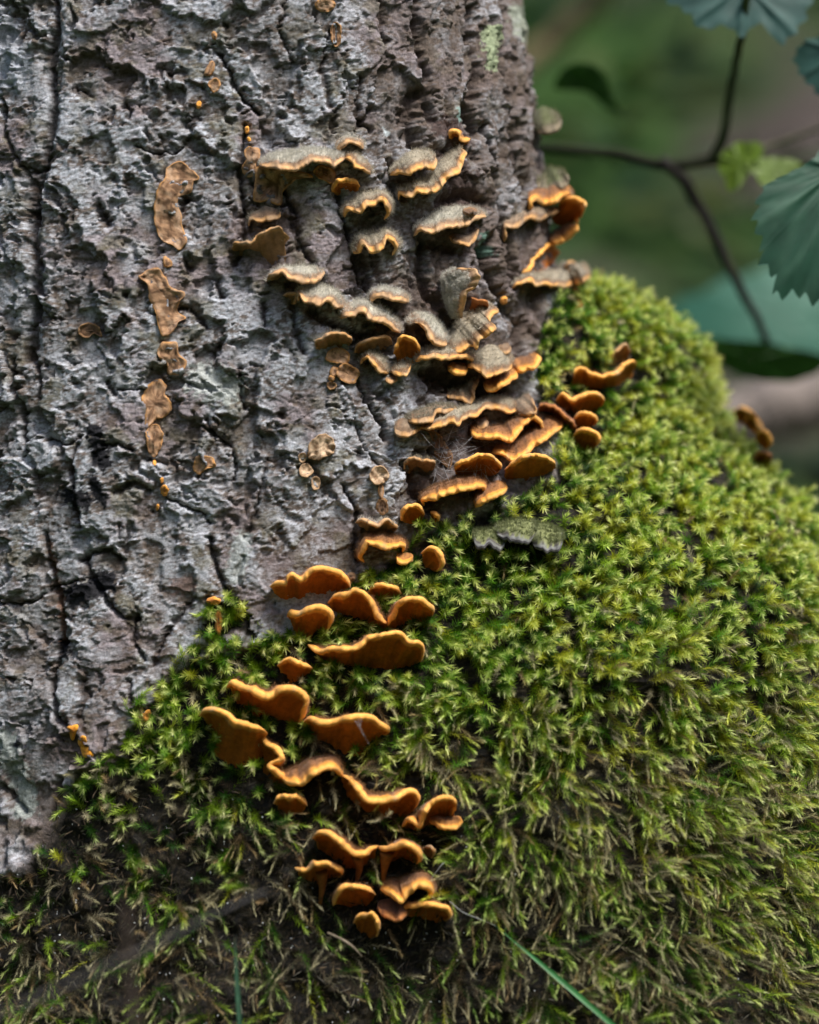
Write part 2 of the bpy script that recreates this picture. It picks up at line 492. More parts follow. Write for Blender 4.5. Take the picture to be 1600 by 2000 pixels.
# bark colours: pale crustose lichen film on the outer plates, brown where plates have flaked off
def C(*v): return np.array(v)
g1 = fbm(wx / 60 + 7, wz / 40, 4); g2 = fbm(U / 11 + 3, W / 7, 4, gain=.65); g3 = fbm(U / 220, W / 200 + 5, 3)
pale = C(.52, .545, .60); grey = C(.225, .22, .225); brownish = C(.125, .095, .075); mauve = C(.285, .24, .255); olive = C(.155, .148, .095)
inner = C(.055, .038, .03)
col = grey + (pale - grey) * sstep(-.10, .28, g2 + .35 * g1 + .14)[:, None]
col = col + (mauve - col) * (.9 * sstep(-.05, .25, g3 + .3 * g1))[:, None]
col = col + (brownish - col) * (.85 * sstep(-.04, .24, -g2 * .8 + fbm(U / 34 + 60, W / 26, 4) - .05))[:, None]
col = col + (olive - col) * (.6 * sstep(.1, .3, fbm(U / 70 + 80, W / 60, 4)))[:, None]
col = col + (brownish * .95 - col) * np.clip(.42 * expo / 1.5, 0, .8)[:, None]
col = col + (pale * .93 - col) * (.62 * lich * sstep(-.35, .15, g2 + .15))[:, None]
rb = right * np.clip(.75 + fbm(U / 60 + 11, W / 120, 3), 0, 1)
col = col + (C(.085, .058, .045) - col) * (.9 * rb * sstep(.25, -.35, rid + .5 * fibre))[:, None]
col = col + (C(.115, .085, .068) - col) * (.82 * rb)[:, None]
low = sstep(1150, 1400, TPX[:, 1] + .25 * (300 - TPX[:, 0]))
col = col + (C(.13, .10, .085) - col) * (.55 * low * sstep(-.2, .3, fbm(U / 50, W / 50 + 70, 3) + .1))[:, None]
col = col + (inner - col) * (.8 * sstep(.25, .9, crack))[:, None]


def spot(pts, r, c, k=1.0, thr=0.0, sc=10):
    global col
    d, _ = dist_poly(cq, pts)
    e = 1 - d / r + .9 * fbm(U / sc, W / sc + r, 3)
    col = col + (C(*c) - col) * (k * sstep(thr, thr + .3, e))[:, None]


BLACK = (.018, .018, .022)
spot([(190, 845), (200, 885), (205, 905)], 20, BLACK); spot([(140, 965), (165, 975)], 24, BLACK); spot([(188, 940), (205, 975)], 14, BLACK)
spot([(145, 1165), (190, 1145), (210, 1135)], 25, BLACK); spot([(125, 1255), (135, 1275)], 12, BLACK); spot([(25, 1455), (42, 1452)], 14, (.03, .03, .05))
spot([(350, 1145), (365, 1140)], 20, (.2, .13, .11), .8); spot([(100, 1060), (118, 1170), (128, 1250)], 7, (.16, .085, .05), .8)
spot([(940, 70), (945, 130)], 16, (.30, .36, .22), .9); spot([(880, 220), (882, 235)], 9, (.24, .36, .33), 1); spot([(938, 470), (945, 490)], 14, (.13, .22, .18), 1)
spot([(748, 258), (752, 262)], 9, (.45, .50, .52), 1); spot([(400, 745), (440, 760)], 40, (.46, .50, .48), .7); spot([(20, 1440), (50, 1540), (50, 1580)], 22, (.36, .40, .38), .8)
spot([(10, 60), (30, 150)], 40, (.44, .48, .55), .6); spot([(990, 20), (1000, 80)], 10, (.33, .38, .30), .7); spot([(475, 1060), (460, 1120)], 22, (.42, .47, .46), .6)
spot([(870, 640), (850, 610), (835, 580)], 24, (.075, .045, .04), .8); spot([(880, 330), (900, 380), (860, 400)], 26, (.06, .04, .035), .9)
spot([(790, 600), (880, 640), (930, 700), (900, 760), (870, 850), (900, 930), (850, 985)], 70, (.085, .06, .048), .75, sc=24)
spot([(500, 330), (520, 420), (540, 500), (600, 590)], 40, (.12, .092, .075), .6, sc=18)
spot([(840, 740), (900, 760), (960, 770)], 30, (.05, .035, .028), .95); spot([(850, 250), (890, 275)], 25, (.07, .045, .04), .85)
soil = C(.012, .011, .006) + np.clip(fbm(U / 30, W / 30, 3), 0, 1)[:, None] * C(.03, .022, .013) + sstep(.1, .35, fbm(U / 5, W / 5 + 9, 3))[:, None] * C(.035, .026, .016)
col = col * 1.06 * bark[:, None] + soil * (1 - bark)[:, None]
col = np.clip(col, .01, .9)

tree = empty('tree', (TX, TY, 0))
tag(tree, 'old broadleaf tree trunk with grey flaking bark and a mossy root flare', 'tree')
mesh_obj('trunk', TV, TF, M_BARK, tree, col=col)

# coarse copy of the surface for finding where things touch it
gi = np.arange(0, NT, 3); gj = np.arange(0, NZ, 3)
CV = TV.reshape(NT, NZ, 3)[np.ix_(gi, gj)]
CVm = CV.copy()
for _ in range(2):
    CVm[1:-1, 1:-1] = (CVm[1:-1, 1:-1] * 2 + CVm[:-2, 1:-1] + CVm[2:, 1:-1] + CVm[1:-1, :-2] + CVm[1:-1, 2:]) / 6
BVH = BVHTree.FromPolygons([tuple(v) for v in CVm.reshape(-1, 3)], [tuple(f) for f in grid_faces(len(gi), len(gj), True)])
CO = Vector(CAM)


def hit(px, py):
    """where the line of sight through a photo pixel meets the trunk (falls back to the side of the trunk)"""
    for k in range(14):
        r = BVH.ray_cast(CO, ray(px - 6 * k, py + 2 * k))
        if r[0] is not None and r[0].y < .32:
            y = r[0].y
            return at(px, py, y), np.array(r[1])
    return at(px, py, .17), np.array([0, -1, 0])


def hits(P2):
    return np.array([hit(*p)[0] for p in P2])

# ------------------------------------------------------------------ bracket fungi
FOOT = []            # outlines in photo pixels that the moss keeps clear of
STY = {  # cap, band inside the margin, margin, underside, hair
    'o': (C(.22, .095, .035), C(.36, .155, .04), C(.82, .345, .042), C(.37, .112, .011), C(.30, .17, .08)),
    'h': (C(.31, .27, .20), C(.20, .115, .06), C(.70, .34, .09), C(.34, .17, .06), C(.66, .61, .50)),
    'p': (C(.42, .40, .33), C(.30, .185, .11), C(.66, .38, .17), C(.36, .22, .11), C(.72, .70, .63)),
    'b': (C(.25, .18, .12), C(.19, .115, .065), C(.50, .27, .10), C(.29, .165, .08), C(.40, .37, .29)),
    'd': (C(.13, .06, .035), C(.18, .075, .035), C(.42, .16, .04), C(.30, .10, .03), C(.20, .11, .07)),
    'k': (C(.20, .22, .085), C(.06, .05, .055), C(.17, .165, .175), C(.05, .04, .035), C(.24, .27, .13)),
    'g': (C(.12, .13, .06), C(.13, .11, .07), C(.20, .16, .10), C(.08, .065, .045), C(.20, .23, .11)),
}


def smooth1(a, k):
    if k < 2: return a
    w = np.ones(k) / k
    p = np.concatenate([np.repeat(a[:1], k, 0), a, np.repeat(a[-1:], k, 0)])
    if a.ndim == 1: return np.convolve(p, w, 'same')[k:-k]
    return np.stack([np.convolve(p[:, i], w, 'same') for i in range(a.shape[1])], 1)[k:-k]


def add_hair(name, parent, P, Nn, n, length, width, color, seed):
    if n < 4: return
    r = np.random.default_rng(seed)
    i = r.integers(0, len(P), n)
    b = P[i] + r.normal(0, .00045, (n, 3))
    d = Nn[i] + r.normal(0, .55, (n, 3)) + np.array([0, -.25, .15])
    d /= np.linalg.norm(d, axis=1)[:, None]
    sd = np.cross(d, r.normal(0, 1, (n, 3))); sd /= np.linalg.norm(sd, axis=1)[:, None]
    w = width * r.uniform(.6, 1.2, n)[:, None]; l = length * r.uniform(.45, 1.25, n)[:, None]
    V = np.stack([b - sd * w / 2, b + sd * w / 2, b + d * l], 1).reshape(-1, 3)
    c = (color[None] * r.uniform(.6, 1.25, (n, 1))).repeat(3, 0)
    tag(mesh_obj(name, V, np.arange(3 * n).reshape(-1, 3), M_HAIR, parent, col=np.clip(c, .01, .9), smooth=False), kind='stuff')


SEED = [100]
GRP = 'bracket fungi growing in tiers up the trunk'


def bracket(style, prot, thick, hair, label, rim, back, group=GRP, bow=.10, frill=1.0):
    SEED[0] += 1
    sd = SEED[0]; r = np.random.default_rng(sd)
    cap, band, marg, under, hcol = STY[style]
    ln = np.sum(np.hypot(*np.diff(np.array(rim, float), axis=0).T))
    n = int(np.clip(ln / 3.2, 18, 110))
    R = spline(rim, n); B = spline(back, n)
    t = np.linspace(0, 1, n); al = t * ln
    tg = np.gradient(R, axis=0); nr = np.stack([-tg[:, 1], tg[:, 0]], 1) / (np.hypot(*tg.T)[:, None] + 1e-9)
    if style == 'k': frill = 2.4
    calm = 1.0 if thick < 3.1 else .45
    frill = frill * calm
    env = np.clip(np.minimum(t, 1 - t) * ln / 12, 0, 1)
    R = R + nr * (frill * env * (2.8 * noise2(al / 19, al * 0 + sd) + 1.7 * noise2(al / 8, al * 0 + sd + 9)))[:, None]
    HB = hits(B); PB = np.array(HB)
    yb = smooth1(PB[:, 1], 7)
    yr = smooth1(hits(R)[:, 1], 5)
    prof = (.22 + .78 * np.sin(math.pi * np.clip(t, .0, 1)) ** .55) * (1 + .16 * noise2(al / 45, al * 0 + sd + 3) + .12 * calm * noise2(al / 17, al * 0 + sd + 5) + .06 * calm * noise2(al / 8, al * 0 + sd + 8))
    p = (prot + (5 if style in 'od' and rim[0][1] > 1480 else 0)) * .001 * prof
    y = np.minimum(yb - p, yr - .55 * p)
    PR = np.array([at(q[0], q[1], yy) for q, yy in zip(R, y)])
    PB = np.array([at(q[0], q[1], yy) for q, yy in zip(B, yb)])
    PBi = PB + np.array([0, .0028, 0])
    v = PR - PBi; lv = np.linalg.norm(v, axis=1)
    vh = smooth1(v / lv[:, None], 5); vh /= np.linalg.norm(vh, axis=1)[:, None]
    T = smooth1(np.gradient(PR, axis=0) + .6 * np.gradient(PBi, axis=0), 9)
    N = np.cross(vh, T); N /= np.linalg.norm(N, axis=1)[:, None] + 1e-12
    N = smooth1(N, 7); N /= np.linalg.norm(N, axis=1)[:, None] + 1e-12
    et = np.sqrt(np.clip(1 - np.abs(2 * t - 1) ** 7, 0, 1))
    th = (.86 if style in 'ok' else .66) * thick * .001 * (1 + .18 * noise2(al / 30, al * 0 + sd + 21))
    rr = .5 * th * et
    Ec = PR - vh * rr[:, None]
    ss = np.array([0, .2, .38, .53, .66, .77, .86, .93, .98])
    rows = []; info = []
    nz = lambda k, s: noise2(al / 16 + k, np.full(n, s * 6 + sd))
    lob = min(.0016, .06 * lv.mean()) * (noise2(al / 24, al * 0 + sd + 51) + .5 * noise2(al / 9, al * 0 + sd + 57))
    def centre(s):
        return PBi + (Ec - PBi) * s + N * (et * lob * s * (1 - .35 * s))[:, None] + N * (lv * bow * 4 * s * (1 - s))[:, None]
    for s in ss:                                        # upper face, from the trunk outwards
        hh = rr * (1 + .5 * (1 - s)) + et * .0004 * (nz(0, s) + .6 * math.sin(s * 23 + sd)) * (s < .95)
        rows.append(centre(s) + N * hh[:, None]); info.append((s, 0))
    for ph in np.radians([62, 32, 0, -32, -62]):         # rounded margin
        rows.append(Ec + vh * (rr * math.cos(ph))[:, None] + N * (rr * math.sin(ph))[:, None]); info.append((1, ph))
    for s in ss[::-1]:                                   # underside, back to the trunk
        hh = rr * (1 + .9 * (1 - s)) + et * .0005 * (1.5 * nz(5, s * .6) + .5 * math.sin(s * 17 + sd) + .8 * noise2(al / 5, al * 0 + sd + s * 3)) * (s < .95)
        rows.append(centre(s) - N * hh[:, None]); info.append((s, 1))
    V = np.stack(rows, 1); m = V.shape[1]
    F = grid_faces(n, m)
    flat = V.reshape(-1, 3)
    VN = vnormals(flat, F)
    flip = (VN.reshape(n, m, 3)[:, 4] * N).sum() < 0     # normals point out of the sheet
    if flip: VN = -VN
    # colours by distance from the growing edge
    cols = np.zeros((n, m, 3))
    endd = np.minimum(t, 1 - t) * ln * PX * 1000 * .8 + .6
    zone = noise2(al / 13, al * 0 + sd + 31); zone2 = noise2(al / 5, al * 0 + sd + 37)
    for j, (s, side) in enumerate(info):
        e = np.minimum((1 - s) * lv * 1000, endd) + .5 * zone + .25 * zone2
        if side == 1:
            w = sstep(.6, 3.4, e)[:, None]
            c = marg * .92 + (under - marg * .92) * w
            c = c * (1 + .12 * np.sin((1 - s) * lv * 1000 * 1.6 + sd) * w[:, 0])[:, None]
        else:
            mw = thick * (.34 + .22 * zone + .25 * noise2(al / 31, al * 0 + sd + 63))
            w1 = sstep(mw, mw + 1.3, e)[:, None]; w2 = sstep(3.2, 6.2, e)[:, None]
            tanv = sstep(.0, .45, noise2(al / 23, al * 0 + sd + 91) + (.15 if style in 'hpb' else -.35))[:, None]
            mg = marg + (C(.44, .29, .165) - marg) * (.75 * tanv)
            mg = mg * (1 - (.25 if style == 'o' else .55) * sstep(.28, .5, noise2(al / 7, al * 0 + sd + 95)))[:, None]
            c = mg + (band - mg) * w1
            c = c + (cap - c) * w2
            if style == 'k':
                c = cap + (np.where(np.sin(e * 3.0) > .1, 1, 0)[:, None] * (C(.16, .165, .15) - cap) + (band - cap) * (np.sin(e * 3.0) < -.45)[:, None]) * sstep(5.5, 1.2, e)[:, None]
            else:
                c = c * (1 + .16 * np.sin(e * 2.6 + sd + zone)[:, None] * w1)
        if style == 'k' and s == 1:
            c = np.array([[.12, .12, .122], [.03, .026, .028], [.13, .127, .13], [.03, .026, .026], [.045, .04, .036]])[[62, 32, 0, -32, -62].index(int(round(math.degrees(side))))][None] * (1 + .5 * noise2(al / 4, al * 0 + sd + side * 3) + .3 * zone)[:, None]
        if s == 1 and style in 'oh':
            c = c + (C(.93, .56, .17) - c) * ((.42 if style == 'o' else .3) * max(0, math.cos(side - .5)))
        cols[:, j] = c * (1 + .14 * zone2 + .13 * zone + .12 * noise2(al / 40, al * 0 + sd + 77))[:, None]
    cols = np.clip(cols, .008, .92).reshape(n * m, 3)
    root = empty('bracket_fungus', PB.mean(0))
    tag(root, label, 'bracket fungus', group)
    caps = None
    a, b = 6, 16
    for name, j0, j1, mt in (('cap', 0, a, M_CAP), ('margin', a, b, M_MARGIN), ('underside', b, m - 1, M_UNDER)):
        w = j1 - j0 + 1
        ix = (np.arange(n)[:, None] * m + np.arange(j0, j1 + 1)[None]).ravel()
        f = grid_faces(n, w)
        if flip: f = f[:, ::-1]
        o = mesh_obj(name, flat[ix], f, mt, root, col=cols[ix], normals=VN[ix])
        caps = caps or o
    if hair > 0:
        top = V[:, 1:a + 1].reshape(-1, 3); nn = np.repeat(N, a, 0)
        keep = r.random(len(top)) < np.tile(np.linspace(1, .55, a), n)
        area = (lv * 1e3 * .8).mean() * ln * PX * 1e3
        if style in ('o', 'd'):
            add_hair('hair', caps, top[keep], nn[keep], int(area * 7 * hair), .0014, .00017, hcol, sd)
        else:
            add_hair('hair', caps, top[keep], nn[keep], int(area * 5 * hair), .0019, .00020, hcol, sd)
    FOOT.append([tuple(x) for x in R] + [tuple(x) for x in B[::-1]])
    return root


def crust(label, poly, lip=1.2, cup=0.0, style='tan', cat='crust fungus', group='flat crust fungi on the bark', name='crust_fungus', flap=0.0, rough=1.0, dome=0.0):
    """a sheet growing flat on the bark with a free, lifted edge"""
    SEED[0] += 1
    sd = SEED[0]; r = np.random.default_rng(sd)
    pal = {'tan': (C(.44, .26, .145), C(.20, .11, .058), C(.50, .25, .08)), 'cup': (C(.60, .44, .29), C(.30, .19, .11), C(.42, .27, .15)),
           'orange': (C(.66, .28, .05), C(.42, .16, .03), C(.80, .36, .06)), 'rust': (C(.34, .13, .045), C(.22, .08, .03), C(.50, .19, .05)),
           'stain': (C(.80, .32, .02), C(.60, .22, .02), C(.85, .38, .03)), 'dark': (C(.20, .11, .06), C(.12, .07, .04), C(.34, .19, .08))}[style]
    p = np.array(poly, float)
    ln = np.sum(np.hypot(*np.diff(np.r_[p, p[:1]], axis=0).T))
    n = int(np.clip(ln / 3.5, 16, 160))
    R = spline(poly, n, closed=True)
    if np.sum(R[:, 0] * np.roll(R[:, 1], -1) - np.roll(R[:, 0], -1) * R[:, 1]) < 0: R = R[::-1]
    al = np.arange(n) * ln / n
    ang = np.arange(n) / n * 2 * math.pi
    ctr = R.mean(0)
    dn = R - ctr; dl = np.hypot(*dn.T)[:, None] + 1e-6
    R = R + dn / dl * (rough * np.minimum(2.2, ln / 60) * noise2(np.cos(ang) * ln / 90 + sd, np.sin(ang) * ln / 90))[:, None]
    R = R + dn / dl * (rough * np.minimum(1.5, ln / 90) * noise2(np.cos(ang) * ln / 30 + sd, np.sin(ang) * ln / 30))[:, None]
    # spine of the outline: middle of the slice at each station along its long axis
    u, s_, vt = np.linalg.svd(R - ctr, full_matrices=False)
    ax = vt[0]; pr = (R - ctr) @ ax; ac = (R - ctr) @ vt[1]
    lo, hi = pr.min(), pr.max()
    elong = s_[0] / max(s_[1], 1e-6)
    mid = np.array([ac[np.abs(pr - q) < (hi - lo) * .09].mean() for q in pr])
    sp = np.clip(pr, lo * .72, hi * .72) if elong > 1.6 else pr * .25
    Mi = ctr + sp[:, None] * ax + (mid * .6 if elong > 1.6 else mid * .1)[:, None] * vt[1]
    qs = np.array([0, .06, .14, .26, .42, .6, .8, 1.0])
    base_y = smooth1(np.r_[hits(R)[:, 1]] , 5)
    mid_y = smooth1(hits(Mi)[:, 1], 9)
    sizepx = math.sqrt(abs(np.sum(R[:, 0] * np.roll(R[:, 1], -1) - np.roll(R[:, 0], -1) * R[:, 1])) / 2)
    lipn = lip * (.65 + .6 * noise2(np.cos(ang) * 2.2 + sd * 1.3, np.sin(ang) * 2.2)) + flap * np.clip(noise2(np.cos(ang) * 1.3 + sd, np.sin(ang) * 1.3 + 4), 0, 1)
    lipn = np.clip(lipn - (.9 if style in ('tan', 'dark') and not cup else 0) * np.clip(.5 + noise2(np.cos(ang) * 3.1 + sd, np.sin(ang) * 3.1 + 8) , 0, 1), -.5, 9)
    rows = []
    rows.append(np.array([at(a[0], a[1], y + .002) for a, y in zip(R + (Mi - R) * .10, base_y)]))
    rows.append(np.array([at(a[0], a[1], y - .00035 * l) for a, y, l in zip(R + (Mi - R) * .02, base_y, lipn)]))
    for q in qs:
        Q = R + (Mi - R) * q
        hgt = lipn * (1 - sstep(0, .45, q)) * (.82 if q == 0 else 1) + (.75 if not cup else .75 - 0) * sstep(0, .3, q)
        if cup: hgt = lipn * cup * (1 - sstep(.05, .75, q)) * (.85 if q == 0 else 1) + .6
        hgt = hgt + .35 * noise2(Q[:, 0] / 9 + sd, Q[:, 1] / 9) * min(1, q * 4) + .25 * math.sin(q * 14 + sd) * (q > .1) * (sizepx > 25)
        if dome: hgt = dome * (.25 + .75 * math.sqrt(max(0, 1 - (1 - q) ** 2))) * (1 + .2 * noise2(Q[:, 0] / 6 + sd, Q[:, 1] / 6)) - .5 * (q == 0)
        hgt = hgt + (.7 if cup else .45) + .8 * fbm(Q[:, 0] / 14 + sd, Q[:, 1] / 14, 3) * min(1, q * 4)
        yq = np.minimum(base_y + (mid_y - base_y) * q, smooth1(hits(Q)[:, 1], 5))
        rows.append(np.array([at(a[0], a[1], y - .001 * hh) for a, y, hh in zip(Q, yq, hgt)]))
    V = np.stack(rows, 1); m = V.shape[1]
    F = grid_faces(n, m, wrap=True)
    flat = V.reshape(-1, 3); VN = vnormals(flat, F)
    flip = VN.reshape(n, m, 3)[:, -3, 1].mean() > 0
    if flip:
        F = F[:, ::-1]; VN = -VN
    base, dark, edge = pal
    c = np.zeros((n, m, 3)); qq = np.r_[0, 0, qs]
    for j in range(m):
        Q = R + (Mi - R) * qq[j]
        e = qq[j] * sizepx * PX * 500
        nn = fbm(Q[:, 0] / 13 + sd, Q[:, 1] / 17, 4, gain=.65)
        cc = base + (dark - base) * (1.15 * sstep(-.12, .22, nn + (.25 * sstep(.55, 1, qq[j]) if not cup else .3 * sstep(.45, 0, qq[j]) - .1)))[:, None]
        if sizepx < 12: cc = base + (dark - base) * .3 * np.clip(nn, 0, 1)[:, None]
        ew = (1 - sstep(.5, 1.5, e + .4 * nn))
        cc = cc + (C(.56, .38, .25) - cc) * (.7 * sstep(.08, .3, fbm(Q[:, 0] / 20 + sd, Q[:, 1] / 20 + 33, 3)))[:, None] * (style == 'tan')
        cc = cc + (edge - cc) * (ew * (.45 + .55 * sstep(-.3, .3, fbm(Q[:, 0] / 25, Q[:, 1] / 25 + sd, 2))))[:, None]
        c[:, j] = cc * (1 + .16 * noise2(Q[:, 0] / 4, Q[:, 1] / 4))[:, None]
    c = np.clip(c, .008, .92).reshape(-1, 3)
    if sizepx < 14:
        o = mesh_obj(name, flat - V[:, 0].mean(0), F, M_CAP, None, col=c, normals=VN)
        o.location = V[:, 0].mean(0)
        tag(o, label, cat, group)
    else:
        root = empty(name, V[:, 0].mean(0)); tag(root, label, cat, group)
        for nm, j0, j1, mt in (('margin', 0, 3, M_MARGIN), ('face', 3, m - 1, M_CAP)):
            w = j1 - j0 + 1
            ix = (np.arange(n)[:, None] * m + np.arange(j0, j1 + 1)[None]).ravel()
            f = grid_faces(n, w, wrap=True)
            if flip: f = f[:, ::-1]
            mesh_obj(nm, flat[ix], f, mt, root, col=c[ix], normals=VN[ix])
    FOOT.append([tuple(x) for x in R])


def oval(x, y, rx, ry, rot=0.0, k=9):
    r = np.random.default_rng(int(x * 7 + y))
    a = np.arange(k) * 2 * math.pi / k
    q = 1 + r.uniform(-.12, .12, k)
    cx, sy = np.cos(a) * rx * q, np.sin(a) * ry * q
    return list(zip(x + cx * math.cos(rot) - sy * math.sin(rot), y + cx * math.sin(rot) + sy * math.cos(rot)))


